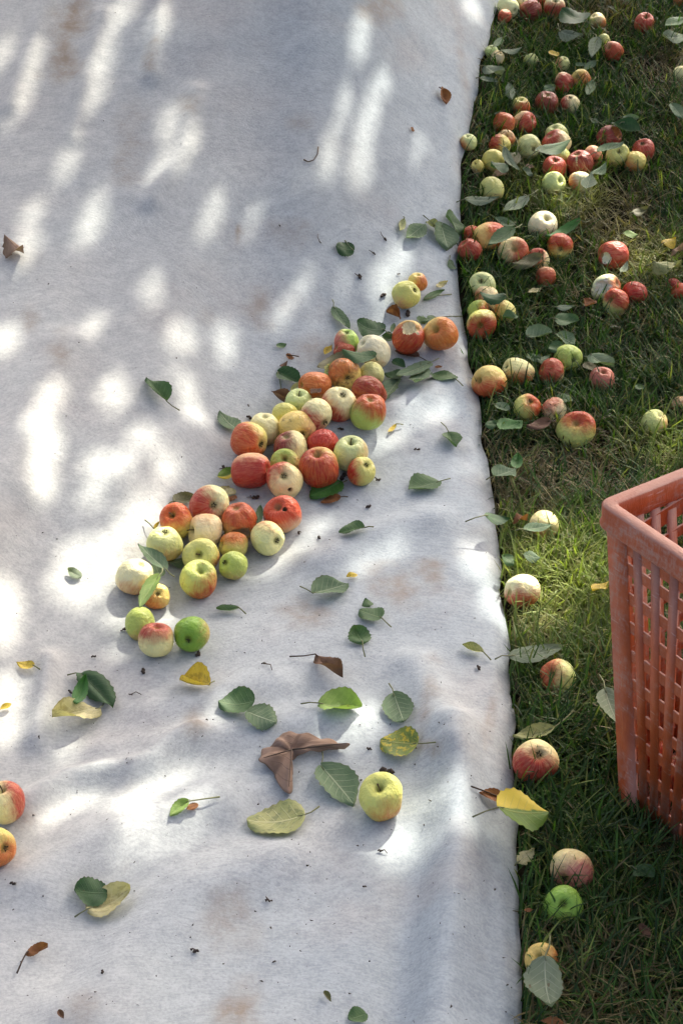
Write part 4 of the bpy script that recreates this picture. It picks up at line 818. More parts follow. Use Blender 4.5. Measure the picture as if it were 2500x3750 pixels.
# a dry maple leaf folded over itself
def maple_leaf():
    def lobe(pts, cls, lift):
        V3 = []
        for (x, y) in pts: V3.append(spot('0', x, y, lift)[0])
        return np.array(V3)
    c = spot('0', 1068, 2745, .016)[0]
    out = [(1100, 2688), (1180, 2694), (1240, 2716), (1285, 2722), (1230, 2742), (1140, 2745), (1075, 2762), (1066, 2800), (1072, 2850), (1062, 2908), (1020, 2872), (1000, 2820), (945, 2778), (968, 2738), (1005, 2715), (1036, 2676)]
    dense = []
    for a, b in zip(out, out[1:] + out[:1]):
        for k in range(4): f = k / 4; dense.append((a[0] + (b[0] - a[0]) * f + random.uniform(-6, 6), a[1] + (b[1] - a[1]) * f + random.uniform(-6, 6)))
    ring = np.array([spot('0', x, y, .008 + .008 * (1 + math.sin(i * .7)) * .5)[0] for i, (x, y) in enumerate(dense)])
    n = len(ring); V = [c]; UV = [(.5, .5)]; levs = np.linspace(.12, 1, 9)
    for lev in levs:
        for i in range(n):
            p = c + (ring[i] - c) * lev; cr = .010 * (fbm(p[0] * 40, p[1] * 40, 55, 3) - .45) + .004 * math.sin(i * 1.25) * lev ** 2 + .006 * math.sin(lev * math.pi) - .003
            p = p + np.array([0, 0, cr]); p[2] = max(p[2], float(surf(p[0], p[1])) + .002); V.append(p)
            UV.append((.5 + .5 * lev * math.cos(6.283 * i / n), .5 + .5 * lev * math.sin(6.283 * i / n)))
    T = [(0, 1 + i, 1 + (i + 1) % n) for i in range(n)]
    Q = [(1 + l * n + i, 1 + (l + 1) * n + i, 1 + (l + 1) * n + (i + 1) % n, 1 + l * n + (i + 1) % n) for l in range(8) for i in range(n)]
    V = np.array(V); me = mesh_np('leaf_form', V - c, [np.array(T), np.array(Q)], mats=[M_LEAF['tan']])
    uv = me.uv_layers.new(name='leaf'); li = np.zeros(len(me.loops), np.int32); me.loops.foreach_get('vertex_index', li); uv.data.foreach_set('uv', np.array(UV)[li].astype(np.float32).ravel())
    o = obj('maple_leaf', None, loc=c, label='large dry brown maple leaf folded on the lower sheet', cat='leaf'); bl = obj('blade', me, o)
    su = bl.modifiers.new('s', 'SUBSURF'); su.levels = 1; su.render_levels = 1; so = bl.modifiers.new('t', 'SOLIDIFY'); so.thickness = .0008
    for a, b in (((1068, 2745), (1270, 2721)), ((1068, 2745), (1058, 2880)), ((1068, 2745), (965, 2775))):
        pts = [spot('0', a[0] + (b[0] - a[0]) * f, a[1] + (b[1] - a[1]) * f, .0235)[0] - c for f in (0, .35, .7, 1)]
        v, f = tube(pts, [.0014, .0011, .0008, .0004], 5); obj('vein', mesh_np('vein_form', v, f, mats=[M_DRYSTALK]), o)
maple_leaf()

# ------------------------------------------------------------------ dark bits on the sheet
def bit(c, x, y, w, label, tail=None, name='dry_blossom_end'):
    P, _ = spot(c, x, y, .003); px, py = src(c, x, y); t = (P - CAM) @ FW; r = .8 * w / CROP[c][2] / 2 * t / FPX
    s = np.random.default_rng(int(px * 7 + py)); n = 7; pts = [np.array([(q / (n - 1) - .5) * 2 * r, r * .35 * math.sin(q * 1.7 + px), r * .25 * abs(math.sin(q * 2.1))]) for q in range(n)]
    v, f = tube(pts, [r * (.15 + .45 * s.random()) for q in range(n)], 6); v = v * (1 + .15 * (s.random(v.shape) - .5))
    bme = mesh_np('bit_form', v, f, smooth=False, mats=[M_CRUMB])
    o = obj(name, None if tail else bme, label=label, cat='plant debris', group='dark bits on the sheet')
    a = s.random() * 6.28; n_ = normal_at(P[0], P[1]); X = unit(np.cross([math.sin(a), math.cos(a), 0], n_)); o.matrix_world = frame_matrix(X, np.cross(n_, X), n_, P)
    if tail:
        obj('husk', bme, o)
        q, _ = spot(c, tail[0], tail[1], .003); Rm = np.array([X, np.cross(n_, X), n_]); e = Rm @ (q - P)
        v, f = tube([np.zeros(3), e * .5 + np.array([-e[1], e[0], 0]) * .18 + np.array([0, 0, .003]), e], [r * .16 + .0004, r * .12 + .0004, .0006], 5); obj('stalk', mesh_np('stalk_form', v, f, mats=[M_DRYSTALK]), o)
bit('5', 322, 820, 26, 'dark dried stalk beside the curled dark green leaf', (352, 868))
bit('5', 600, 832, 22, 'dark bit with a wavy tail below the foot of the pile', (650, 832))
bit('5', 1212, 690, 26, 'black bit with a hooked tail near the curled brown leaf', (1250, 720))
bit('5', 430, 658, 24, 'round dark crumb left of the red topped cream apple')
bit('5', 567, 535, 34, 'dark shrivelled bit left of the light green apple')
bit('5', 910, 648, 40, 'brown curled scrap below the bright green apple', (955, 590))
bit('5', 660, 725, 36, 'brown crumb below the red topped cream apple')
bit('5', 345, 915, 20, 'dark crumb on the curled cream yellow leaf')
bit('5', 180, 1028, 18, 'dark crumb left below the curled cream yellow leaf')
bit('5', 1465, 112, 28, 'reddish crumb right of the pale apple with a dirty calyx')
bit('5', 1372, 90, 24, 'thin hooked bit just right of the lower pile', (1385, 88))
bit('1', 1285, 1036, 16, 'small brown seed scale on the upper sheet')
bit('1', 1470, 1113, 16, 'dark seed with a thin tail left of the dark round leaf', (1460, 1073))
bit('2', 200, 1100, 20, 'black bit with a long tail left of the upper leaf cluster', (178, 1062))
bit('2', 150, 1165, 18, 'black bit with a curved tail right of the dark round leaf', (125, 1148))
bit('4', 85, 95, 36, 'dark brown bit on the upper sheet left of the yellow green apple', (60, 75))
bit('4', 190, 178, 34, 'black twisted bit beside the yellow green apple')
bit('4', 262, 80, 18, 'black crumb above the yellow green apple')
bit('4', 345, 886, 30, 'dark brown bit right of the pile below the sun patch')
bit('4', 170, 1026, 28, 'black shrivelled bit right of the red rimmed green apple', (150, 1010))
bit('4', 125, 1148, 30, 'dark crumb below the dark green stalked leaf')
bit('4', 305, 262, 44, 'dark cluster of bits above the bitten red apple')
bit('Q', 790, 1016, 64, 'dark dried bit beside the glossy red apple', (830, 1010))
bit('Q', 290, 1132, 46, 'dark bit with a tail between the two piles', (240, 1130))
bit('Q', 258, 674, 46, 'dark brown scrap left of the plain yellow cream apple')
bit('Q', 780, 738, 34, 'brown scrap below the mid pile apples')
bit('Q', 118, 965, 50, 'black frayed bit above the green and yellow leaf', (82, 968))
bit('Q', 250, 603, 18, 'black hooked bit left of the curled brown leaf')
bit('6', 628, 710, 36, 'flat dark bit near the right edge of the sheet')
bit('6', 128, 1082, 28, 'dark crumb left of the mottled yellow leaf')
bit('8', 105, 547, 20, 'round black crumb alone on the lower sheet')
bit('8', 178, 383, 28, 'dark bit in the sun below the lone yellow apple', (210, 395))
bit('8', 205, 20, 70, 'rusty brown scrap behind the lone yellow apple')
bit('7', 1235, 612, 36, 'small brown husk in the middle of the lower sheet', (1222, 592))
bit('7', 895, 842, 46, 'thin dark twig bit on the lower sheet')
bit('7', 472, 940, 30, 'reddish brown crumb on the lower left of the sheet')
bit('7', 60, 535, 36, 'yellowish crumb below the yellow orange edge apple')
def curved_stalk():
    pts = [spot('1', x, y, .004)[0] for x, y in ((1395, 733), (1415, 743), (1440, 735), (1458, 708), (1462, 674))]; c = pts[0].copy()
    v, f = tube([p - c for p in pts], [.0022, .0013, .0013, .0013, .0016], 6)
    obj('apple_stalk', mesh_np('stalk_form', v, f, mats=[M_DRYSTALK]), loc=c, label='thin curved apple stalk alone on the upper sheet', cat='plant debris')
curved_stalk()
def crumbs():
    V, T = [], []; r = np.random.default_rng(5); n = 0
    P = r.random((9000, 2)) * [2000, 3750]
    dens = .08 + .55 * np.exp(-(((P[:, 0] - 900) / 650) ** 2 + ((P[:, 1] - 2250) / 600) ** 2)) + .45 * np.exp(-(((P[:, 0] - 1450) / 260) ** 2 + ((P[:, 1] - 1200) / 260) ** 2)) + .16 * (P[:, 1] > 2600)
    P = P[r.random(len(P)) < dens * .75]; W, t = hit(P[:, 0], P[:, 1], cloth_z); ok = W[:, 0] < x_edge(W[:, 1]) - .005; W = W[ok]
    for w in W:
        s = .0004 + .0013 * r.random() ** 3; b = len(V); q = r.normal(size=(4, 3)) * s; q[:, 2] = np.abs(q[:, 2]) * .7; V += list(w + [0, 0, .0008] + q); T += [(b, b + 1, b + 2), (b, b + 2, b + 3), (b, b + 3, b + 1), (b + 1, b + 3, b + 2)]
    obj('soil_crumbs', mesh_np('soil_crumbs', np.array(V), np.array(T), smooth=False, mats=[M_CRUMB]), kind='stuff', label='fine dark soil and plant crumbs scattered over the sheet', cat='plant debris')
crumbs()
# ------------------------------------------------------------------ harvest crate
def box_mesh(name, sx, sy, sz, bev=.0008, mat=None):
    x, y, z = sx / 2, sy / 2, sz / 2; b = min(bev, x * .4, y * .4, z * .4); V = []
    for kz in (-1, 1):
        for (ax, ay) in ((-1, -1), (1, -1), (1, 1), (-1, 1)): V.append((ax * (x - b), ay * (y - b), kz * z))
    for kz in (-1, 1):
        for (ax, ay) in ((-1, -1), (1, -1), (1, 1), (-1, 1)): V.append((ax * (x - b), ay * y, kz * (z - b)))
    for kz in (-1, 1):
        for (ax, ay) in ((-1, -1), (1, -1), (1, 1), (-1, 1)): V.append((ax * x, ay * (y - b), kz * (z - b)))
    from itertools import combinations
    import bmesh
    bm = bmesh.new(); [bm.verts.new(v) for v in V]; bmesh.ops.convex_hull(bm, input=bm.verts); me = bpy.data.meshes.new(name); bm.to_mesh(me); bm.free(); me.materials.append(mat or M_PLASTIC); return me
CRATE_H, CRATE_Z0 = .50, .012
CA = np.array([math.cos(math.radians(304)), math.sin(math.radians(304)), 0]); CB = np.array([math.cos(math.radians(33.5)), math.sin(math.radians(33.5)), 0])
def at_z(px, py, z): d = rays(np.array([px]), np.array([py]))[0]; return CAM + d * (z - CAM_H) / d[2]
C_TOP = at_z(2176, 1834, CRATE_H); C_BOT = at_z(2268, 2925, CRATE_Z0); _d = C_BOT - C_TOP
IN_A, IN_B = float(_d @ CA), float(_d @ CB)
LA, LB = .54, .36
CRATE_FOOT = (C_TOP + CA * LA / 2 + CB * LB / 2)[:2]
def build_crate():
    base = C_TOP + CA * LA / 2 + CB * LB / 2; base[2] = CRATE_Z0
    root = obj('harvest_crate', None, loc=base, label='tall faded orange plastic harvest crate with slotted sides standing in the grass', cat='crate')
    root.rotation_euler = (0, 0, math.radians(304))        # local x along CA, y along CB
    H = CRATE_H - CRATE_Z0
    # C_BOT gives how far the near corner of the base is drawn in; walls are at rim overhang ov
    ov = .012; tx = LA / 2 - ov; ty = LB / 2 - ov; bx = LA / 2 - IN_A; by = LB / 2 - IN_B; print('CRATE', IN_A, IN_B)
    def lerp(z): f = z / H; return bx + (tx - bx) * f, by + (ty - by) * f
    zr = H - .036
    # rim: rounded-corner ring with a top flange and a skirt
    def ring(hx, hy, rc, n=6):
        P = []
        for cx, cy, a0 in ((hx - rc, hy - rc, 0), (-hx + rc, hy - rc, 90), (-hx + rc, -hy + rc, 180), (hx - rc, -hy + rc, 270)):
            for k in range(n + 1): a = math.radians(a0 + 90 * k / n); P.append((cx + rc * math.cos(a), cy + rc * math.sin(a)))
        return np.array(P)
    hx, hy = LA / 2, LB / 2
    prof = [(hx - .023, hy - .023, zr + .004), (hx - .022, hy - .022, H - .002), (hx - .020, hy - .020, H), (hx - .003, hy - .003, H + .0005), (hx, hy, H - .003), (hx - .0015, hy - .0015, zr + .012), (hx + .001, hy + .001, zr + .004), (hx, hy, zr), (hx - .006, hy - .006, zr - .002), (hx - .017, hy - .017, zr - .004), (hx - .0205, hy - .0205, zr - .004)]
    V, n = [], 0
    for (a, b, z) in prof:
        R = ring(a, b, max(.022 - (hx - a), .004)); n = len(R); V += [(p[0], p[1], z) for p in R]
    m = len(prof); Q = [(i * n + k, ((i + 1) % m) * n + k, ((i + 1) % m) * n + (k + 1) % n, i * n + (k + 1) % n) for i in range(m) for k in range(n)]
    obj('rim', mesh_np('crate_rim', np.array(V), np.array(Q), mats=[M_PLASTIC]), root)
    # corner posts: L shaped, tapering with the walls
    pw = .042
    for sx in (-1, 1):
        for sy in (-1, 1):
            V = []
            for z in (0.0, H * .5, zr):
                wx, wy = lerp(z); t = .0045
                for (ax, ay) in ((0, 0), (pw, 0), (pw, t), (t * 2.2, t), (t, t * 2.2), (t, pw), (0, pw)): V.append((sx * (wx + .003 - ax + (0.002 if ax == 0 and ay == 0 else 0) * -1), sy * (wy + .003 - ay), z))
            n = 7; Q = [(i * n + k, i * n + (k + 1) % n, (i + 1) * n + (k + 1) % n, (i + 1) * n + k) for i in range(2) for k in range(n)]
            o = obj('corner_post', mesh_np('crate_post', np.array(V), [np.array(Q), np.array([[0, 1, 2, 3], [0, 3, 4, 4 + 1][:4]])[:1]], smooth=False, mats=[M_PLASTIC]), root)
    # slotted walls
    pitch, sw, rows = .0285, .0168, 9
    rz0 = .035; rp = (zr - rz0) / rows
    def hexa(b0, t0, along, out, wd, th):
        V = []
        for p in (b0, t0):
            for (u, v) in ((-1, -1), (1, -1), (1, 1), (-1, 1)): V.append(p + along * u * wd / 2 + out * v * th / 2)
        return mesh_np('crate_slat', np.array(V), np.array([[0, 3, 2, 1], [4, 5, 6, 7], [0, 1, 5, 4], [1, 2, 6, 5], [2, 3, 7, 6], [3, 0, 4, 7]]), smooth=False, mats=[M_PLASTIC])
    for axis in (0, 1):
        half_t = tx if axis == 0 else ty; off_t = ty if axis == 0 else tx; half_b = bx if axis == 0 else by; off_b = by if axis == 0 else bx
        lean = math.atan2(off_t - off_b, H); usable = half_b + (half_t - half_b) * .5 - pw; cnt = int(2 * usable // pitch)
        for sgn in (-1, 1):
            al = np.array([1.0, 0, 0]) if axis == 0 else np.array([0, 1.0, 0]); ou = np.array([0, 1.0, 0]) if axis == 0 else np.array([1.0, 0, 0])
            for k in range(cnt):
                f = -1 + 2 * (k + .5) / cnt; qb = f * (half_b - pw); qt = f * (half_b + (half_t - half_b) * zr / H - pw); ot = off_b + (off_t - off_b) * zr / H
                obj('slat', hexa(al * qb + ou * sgn * off_b, al * qt + ou * sgn * ot + np.array([0, 0, zr]), al, ou, sw, .004), root)
            for r in range(rows + 1):
                z = rz0 + r * rp if r < rows else zr - .010; hf = (half_b + (half_t - half_b) * z / H) - pw * .6; of = off_b + (off_t - off_b) * z / H
                bm = box_mesh('crate_bar', 2 * hf, .0036, .0185 if r < rows else .030); o = obj('crossbar', bm, root)
                if axis == 0: o.location = (0, sgn * (of - .0006), z); o.rotation_euler = (-sgn * lean, 0, 0)
                else: o.location = (sgn * (of - .0006), 0, z); o.rotation_euler = (0, sgn * lean, math.pi / 2)
    # base plate with a raised foot ring
    bm_ = box_mesh('crate_base', 2 * bx - .008, 2 * by - .008, .006); o = obj('base_plate', bm_, root); o.location = (0, 0, .012)
    # apples inside, standing on the base plate
    from mathutils import Matrix, Vector
    Rz = Matrix.Rotation(math.radians(304), 3, 'Z')
    names = [('red', 'cream', .95, 'red apple inside the crate, seen through the upper far slots'), ('red', 'yellow', .9, 'red apple inside the crate close to the near left corner'), ('peach', 'pgreen', .05, 'pale green apple inside the crate behind the lower slots'),
             ('crimson', 'cream', 1.1, 'dark red apple inside the crate against the near wall'), ('orange', 'yellow', .6, 'orange apple inside the crate near the bottom'), ('peach', 'yg', .1, 'yellow green apple inside the crate near the left corner'),
             ('red', 'cream', .7, 'red and cream apple in the middle of the crate'), ('peach', 'cream', .1, 'cream apple inside the crate near the far wall'), ('redor', 'yellow', .8, 'orange red apple inside the crate beside the cream one')]
    spots = [(-.20, .08), (-.19, -.095), (-.195, -.01), (-.115, -.10), (-.04, -.10), (-.12, -.02), (-.11, .075), (-.03, .08), (-.035, -.01)]
    for i, ((bl, ba, am, lab), (x, y)) in enumerate(zip(names, spots)):
        r = .034 + .003 * (i % 3); loc = Vector(base) + Rz @ Vector((x, y, 0)); loc.z = CRATE_Z0 + .015 + r * .9
        ro = obj('apple', None, label=lab, cat='apple', group='apples inside the crate'); ro.location = loc; ro.scale = (r, r, r); ro.rotation_euler = (random.uniform(-1, 1), random.uniform(-1, 1), random.uniform(0, 6)); o = obj('fruit', AM[i % len(AM)], ro)
        o['base'] = list(BASE[ba]); o['blush'] = list(BLUSH[bl]); o['bdir'] = [.3, .2, .9]; o['amount'] = am; o['russet'] = .02; o['fleshc'] = [.6, .5, .3]; obj('stem', STEM_ME, ro)
build_crate()

# ------------------------------------------------------------------ apple tree overhead (behind and above the frame): it throws the dappled shade
# gaps in the crown: crop, x, y, half width, half height, lean (degrees, top to the right), openness
SUNSPOTS = [('1', 560, 40, 55, 90, 22, 1), ('1', 480, 250, 46, 150, 18, 1), ('1', 425, 420, 34, 75, 12, 1), ('1', 760, 60, 48, 90, 10, 1), ('1', 740, 190, 36, 80, 8, 1), ('1', 105, 420, 30, 190, 22, .85), ('1', 175, 260, 24, 70, 22, 1), ('1', 10, 250, 34, 150, 15, .85),
    ('1', 320, 710, 24, 150, 0, 1), ('1', 800, 560, 46, 130, 4, 1), ('1', 860, 680, 28, 120, 10, 1), ('1', 735, 760, 17, 55, 5, .9), ('1', 905, 620, 12, 60, 6, .8), ('1', 430, 960, 30, 150, 3, 1), ('1', 372, 1050, 15, 80, 3, .9), ('1', 150, 980, 17, 80, 5, .9), ('1', 120, 1120, 32, 90, 8, 1),
    ('1', 1092, 545, 24, 52, 0, .85), ('F', 830, 80, 36, 84, 3, 1), ('F', 848, 290, 36, 110, 8, 1), ('F', 830, 380, 30, 40, 0, 1), ('F', 765, 340, 24, 76, 3, 1), ('F', 790, 225, 15, 48, 4, .9), ('F', 875, 180, 12, 30, 0, .8), ('F', 958, 345, 13, 32, 3, .9), ('F', 1080, 15, 24, 28, 0, 1), ('F', 678, 450, 13, 44, 0, .85), ('F', 540, 272, 12, 24, 0, .7),
    ('1', 1000, 900, 22, 45, 0, .9), ('1', 1010, 970, 22, 32, 0, .9), ('1', 945, 1010, 24, 52, 3, .85), ('1', 1200, 960, 20, 44, 0, .8), ('1', 1355, 880, 24, 74, 2, .95),
    ('3', 250, 620, 78, 115, 8, 1), ('3', 175, 740, 82, 110, 0, 1), ('3', 215, 850, 92, 110, 0, 1), ('3', 200, 990, 60, 105, 0, 1), ('3', 505, 575, 58, 58, 0, 1), ('3', 550, 640, 56, 48, -20, 1), ('3', 455, 960, 76, 100, 10, 1), ('3', 420, 1060, 60, 60, 0, 1),
    ('P', 270, 320, 175, 200, 0, 1), ('P', 120, 520, 110, 130, 20, .9), ('3', 765, 950, 42, 85, -10, 1), ('3', 825, 920, 32, 58, -32, 1), ('3', 665, 815, 58, 46, 0, .8), ('3', 890, 600, 40, 58, 5, .95), ('3', 885, 715, 24, 24, 0, .8), ('3', 800, 330, 46, 96, 5, .85), ('3', 875, 360, 26, 60, 5, .8), ('3', 705, 140, 34, 120, 8, .85), ('3', 800, 560, 18, 90, 0, .8),
    ('3', 1040, 345, 52, 38, 0, .75), ('3', 1300, 245, 30, 46, -20, .95), ('3', 1412, 100, 22, 26, 0, .85), ('3', 1440, 300, 32, 44, 0, .7), ('3', 440, 290, 30, 50, 0, .7), ('3', 25, 380, 32, 110, 5, .95), ('3', 100, 90, 30, 55, 5, .9), ('3', 580, 930, 40, 50, 0, .7), ('3', 1040, 420, 34, 34, 0, .7),
    ('5', 330, 160, 105, 62, 10, 1), ('5', 270, 300, 70, 72, 0, 1), ('5', 400, 350, 110, 62, -10, 1), ('5', 500, 240, 50, 110, 0, 1), ('5', 470, 130, 60, 40, 0, 1), ('5', 600, 250, 66, 70, 0, 1), ('5', 690, 210, 50, 90, -25, 1), ('5', 735, 350, 42, 48, 0, 1), ('5', 560, 460, 62, 44, 20, 1), ('5', 735, 470, 38, 32, 20, 1),
    ('5', 50, 425, 54, 46, 0, 1), ('5', 40, 530, 52, 44, 0, 1), ('5', 15, 330, 40, 40, 0, .9), ('5', 25, 790, 50, 80, 0, 1), ('5', 20, 960, 52, 110, 0, 1), ('P', 1330, 585, 90, 52, 25, .9), ('P', 1150, 700, 90, 42, 25, .9), ('P', 1010, 790, 70, 40, 25, .8), ('P', 1480, 430, 70, 40, 25, .7),
    ('Q', 1330, 610, 125, 62, 22, 1), ('Q', 1170, 600, 90, 60, 30, .95), ('Q', 1010, 790, 150, 40, 12, .95), ('4', 270, 20, 64, 60, 0, 1), ('4', 195, 110, 44, 66, -15, 1), ('4', 35, 110, 26, 60, 0, .9), ('2', 340, 985, 28, 44, 0, .95), ('2', 280, 1150, 50, 40, 0, 1), ('4', 200, 190, 34, 34, 0, .85), ('4', 180, 320, 50, 30, 0, .8),
    ('4', 575, 930, 42, 42, 20, .8), ('6', 620, 205, 92, 78, -15, 1), ('6', 600, 160, 70, 50, 0, 1), ('6', 715, 400, 48, 125, -4, 1), ('6', 830, 360, 80, 110, 0, 1), ('6', 960, 330, 95, 130, 0, 1), ('6', 870, 500, 100, 90, 0, 1), ('6', 1050, 190, 110, 80, 0, 1), ('6', 1150, 170, 80, 80, 0, .9), ('6', 930, 330, 240, 360, 0, 1), ('6', 1090, 200, 200, 180, 0, 1), ('6', 950, 30, 62, 42, 0, 1), ('6', 1160, 300, 70, 80, 0, .8),
    ('6', 250, 140, 120, 36, 14, .85), ('6', 80, 215, 90, 28, 14, .85), ('0', 1290, 2635, 160, 54, 6, 1), ('0', 1190, 2665, 80, 34, 10, .9), ('8', 480, 130, 105, 80, 20, 1), ('8', 520, 190, 70, 60, 0, 1), ('8', 245, 340, 100, 110, 10, 1), ('8', 300, 230, 50, 60, 0, 1),
    ('7', 720, 55, 130, 60, 15, 1), ('7', 600, 150, 88, 30, 0, .95), ('7', 880, 170, 115, 85, 10, 1), ('7', 700, 250, 130, 66, 10, 1), ('7', 620, 310, 80, 50, 0, 1), ('7', 235, 195, 82, 46, 25, 1), ('7', 400, 110, 130, 28, 12, .85), ('5', 275, 855, 28, 20, 0, .9), ('5', 228, 940, 18, 50, 0, .95), ('5', 335, 1060, 24, 60, 15, .8),
    ('5', 1480, 300, 70, 22, 5, .8), ('5', 920, 1120, 90, 40, 15, .7), ('5', 1000, 900, 40, 20, 15, .7),
    ('S', 740, 570, 290, 200, 0, 1), ('S', 880, 490, 190, 160, 0, 1), ('S', 600, 800, 150, 120, 0, 1), ('S', 730, 640, 110, 60, 0, .85), ('S', 590, 780, 90, 50, 0, .9), ('S', 740, 730, 90, 50, 0, .8), ('R', 1020, 190, 60, 50, 0, .85), ('R', 960, 125, 40, 34, 0, .85), ('R', 345, 45, 76, 64, 0, 1), ('R', 440, 25, 46, 46, 0, 1), ('R', 1010, 280, 40, 30, 0, .9), ('R', 1490, 262, 80, 44, 0, .9),
    ('R', 1530, 440, 60, 70, 0, .75), ('T', 1130, 220, 130, 90, 0, 1), ('T', 1280, 320, 140, 90, 0, 1), ('T', 1230, 430, 70, 50, 0, .8), ('T', 1060, 480, 90, 66, 0, 1), ('T', 1480, 390, 80, 50, 0, .85), ('U', 1450, 820, 90, 90, 0, 1), ('T', 360, 110, 44, 34, 0, .9), ('T', 400, 220, 60, 50, 0, .9), ('T', 1470, 220, 50, 40, 0, .85), ('S', 1160, 870, 60, 30, 0, .8), ('U', 900, 640, 60, 50, 0, .75), ('T', 200, 690, 50, 36, 0, .7)]
def build_tree():
    e1 = unit(np.cross(SUN, [0, 0, 1])); e2 = np.cross(e1, SUN)
    # where sunlight reaches the ground
    gx, gy = np.meshgrid(np.arange(-60, 2560, 7.0), np.arange(-60, 3810, 7.0)); px, py = gx.ravel(), gy.ravel(); lit = np.zeros(len(px), bool)
    jx = px + 26 * (vnoise(px / 45, py / 45, 81) - .5) + 40 * (vnoise(px / 110, py / 110, 83) - .5); jy = py + 26 * (vnoise(px / 45, py / 45, 82) - .5)
    for c, x, y, rx, ry, lean, s in SUNSPOTS:
        cx, cy = src(c, x, y); k = 1 / CROP[c][2]; a = math.radians(lean); q = GAP * (.35 + .65 * s) * k
        if rx > ry: a = a - 0.0
        dx, dy = jx - cx, jy - cy
        if rx > ry * 1.15: u = dx * math.cos(a) - dy * math.sin(a); v = dx * math.sin(a) + dy * math.cos(a)
        else: u = dx * math.cos(a) + dy * math.sin(a); v = -dx * math.sin(a) + dy * math.cos(a)
        rx_ = rx * (.72 if ry > 1.8 * rx else 1.0)
        lit |= (u / (rx_ * q)) ** 2 + (v / (ry * q)) ** 2 < 1
    G, t = hit(px, py, surf)
    D = rays(px, py)
    for a in APPLES:                                         # sunlit apples stand above the ground
        oc = CAM - a['P']; A_ = (D * D).sum(1); B_ = D @ oc; C_ = oc @ oc - a['r'] ** 2; disc = B_ * B_ - A_ * C_; ok = disc > 0
        ta = (-B_[ok] - np.sqrt(disc[ok])) / A_[ok]; G[ok] = CAM + D[ok] * ta[:, None]
    U, Vv = G @ e1, G @ e2; cell = .008; u0, v0 = U.min() - .5, Vv.min() - .55; nu, nv = int((U.max() + .6 - u0) / cell) + 1, int((Vv.max() + 3.1 - v0) / cell) + 1; vb = Vv.max() + .25 - v0  # crown carried on over the camera, unseen, added to darken the near sheet
    mask = np.zeros((nu, nv), bool); li, lj = ((U[lit] - u0) / cell).astype(int), ((Vv[lit] - v0) / cell).astype(int)
    for di in (0, 1):
        for dj in (0, 1): mask[np.clip(li + di, 0, nu - 1), np.clip(lj + dj, 0, nv - 1)] = True
    r = np.random.default_rng(11); allV, allT, allC = [], [], []; cnt = 0
    W_, H_ = nu * cell, nv * cell
    for layer in range(8):
        step = .031; a, b = np.meshgrid(np.arange(0, W_, step), np.arange(0, H_, step)); a = a.ravel() + r.normal(size=a.size) * .012; b = b.ravel() + r.normal(size=b.size) * .012
        size = np.where(r.random(len(a)) < (.15 if layer < 5 else .9), .48, 1.0) * r.uniform(.75, 1.15, len(a))
        # crown thins out towards its rim
        ed = np.minimum(np.minimum(a, W_ - a), np.minimum(b, H_ - b)); keep = r.random(len(a)) < sstep(.0, .55, ed + .25 * (vnoise(a * 3, b * 3, 90) - .5)); keep &= r.random(len(a)) < 1 - .45 * sstep(vb, vb + .3, b); a, b, size = a[keep], b[keep], size[keep]
        h = 2.95 + .09 * layer + .55 * vnoise(a * 1.6, b * 1.6, 91 + layer % 2) + r.random(len(a)) * .12 + .55 * sstep(vb, vb + 1.2, b)
        P = (a + u0)[:, None] * e1 + (b + v0)[:, None] * e2; P = P + SUN * ((h - P[:, 2]) / SUN[2])[:, None]
        N = r.normal(size=P.shape) * .55 + SUN * .9 + np.array([0, 0, .3]); N /= np.linalg.norm(N, axis=1)[:, None]
        X = np.cross(N, r.normal(size=P.shape)); X /= np.linalg.norm(X, axis=1)[:, None]; Y = np.cross(N, X)
        for tries in range(3):
            Ls = (.070 * size)[:, None]; Ws = (.046 * size)[:, None]; bad = np.zeros(len(P), bool)
            for fx, fy in ((-.5, 0), (-.3, .4), (-.3, -.4), (0, .5), (0, -.5), (.3, .4), (.3, -.4), (.5, 0), (0, 0)):
                q = P + X * Ls * fx + Y * Ws * fy; i = ((q @ e1 - u0) / cell).astype(int); j = ((q @ e2 - v0) / cell).astype(int)
                bad |= mask[np.clip(i, 0, nu - 1), np.clip(j, 0, nv - 1)]
            size = np.where(bad, size * .55, size)
            if tries == 2: ok = ~bad
        P, X, Y, N, size = P[ok], X[ok], Y[ok], N[ok], size[ok]; Ls = (.070 * size)[:, None]; Ws = (.046 * size)[:, None]
        v = np.stack([P - X * Ls * .5, P - X * Ls * .15 + Y * Ws * .5 + N * .004, P + X * Ls * .25 + Y * Ws * .42 + N * .004, P + X * Ls * .5, P + X * Ls * .25 - Y * Ws * .42 + N * .004, P - X * Ls * .15 - Y * Ws * .5 + N * .004], 1)
        k = np.arange(len(P))[:, None] * 6 + cnt; allV.append(v.reshape(-1, 3)); allT.append(np.concatenate([k + [0, 1, 2], k + [0, 2, 3], k + [0, 3, 4], k + [0, 4, 5]])); cnt += len(P) * 6
        g = r.random(len(P))[:, None]; allC.append(np.repeat(np.array([.045, .10, .03]) * (1 - g) + np.array([.09, .15, .045]) * g, 6, 0))
    V = np.concatenate(allV); me = mesh_np('crown', V, np.concatenate(allT), smooth=False, mats=[M_CROWN]); point_color(me, 'tint', np.concatenate(allC))
    tb = np.array([2.5, 7.3, 0]); tb[2] = float(terrain(tb[0], tb[1])) - .05; cc = V.mean(0)
    root = obj('apple_tree', None, loc=tb, label='apple tree whose low leafy crown shades the sheet and the grass', cat='tree')
    o = obj('crown', me, root); o.location = -tb
    v, f = tube([np.array([0, 0, 0]), np.array([.02, -.02, .5]), np.array([-.05, -.05, 1.1]), np.array([-.12, -.12, 2.1])], [.17, .13, .115, .10], 12); obj('trunk', mesh_np('trunk', v, f, mats=[M_BARK]), root)
    top = np.array([-.12, -.12, 2.05])
    nl = 0
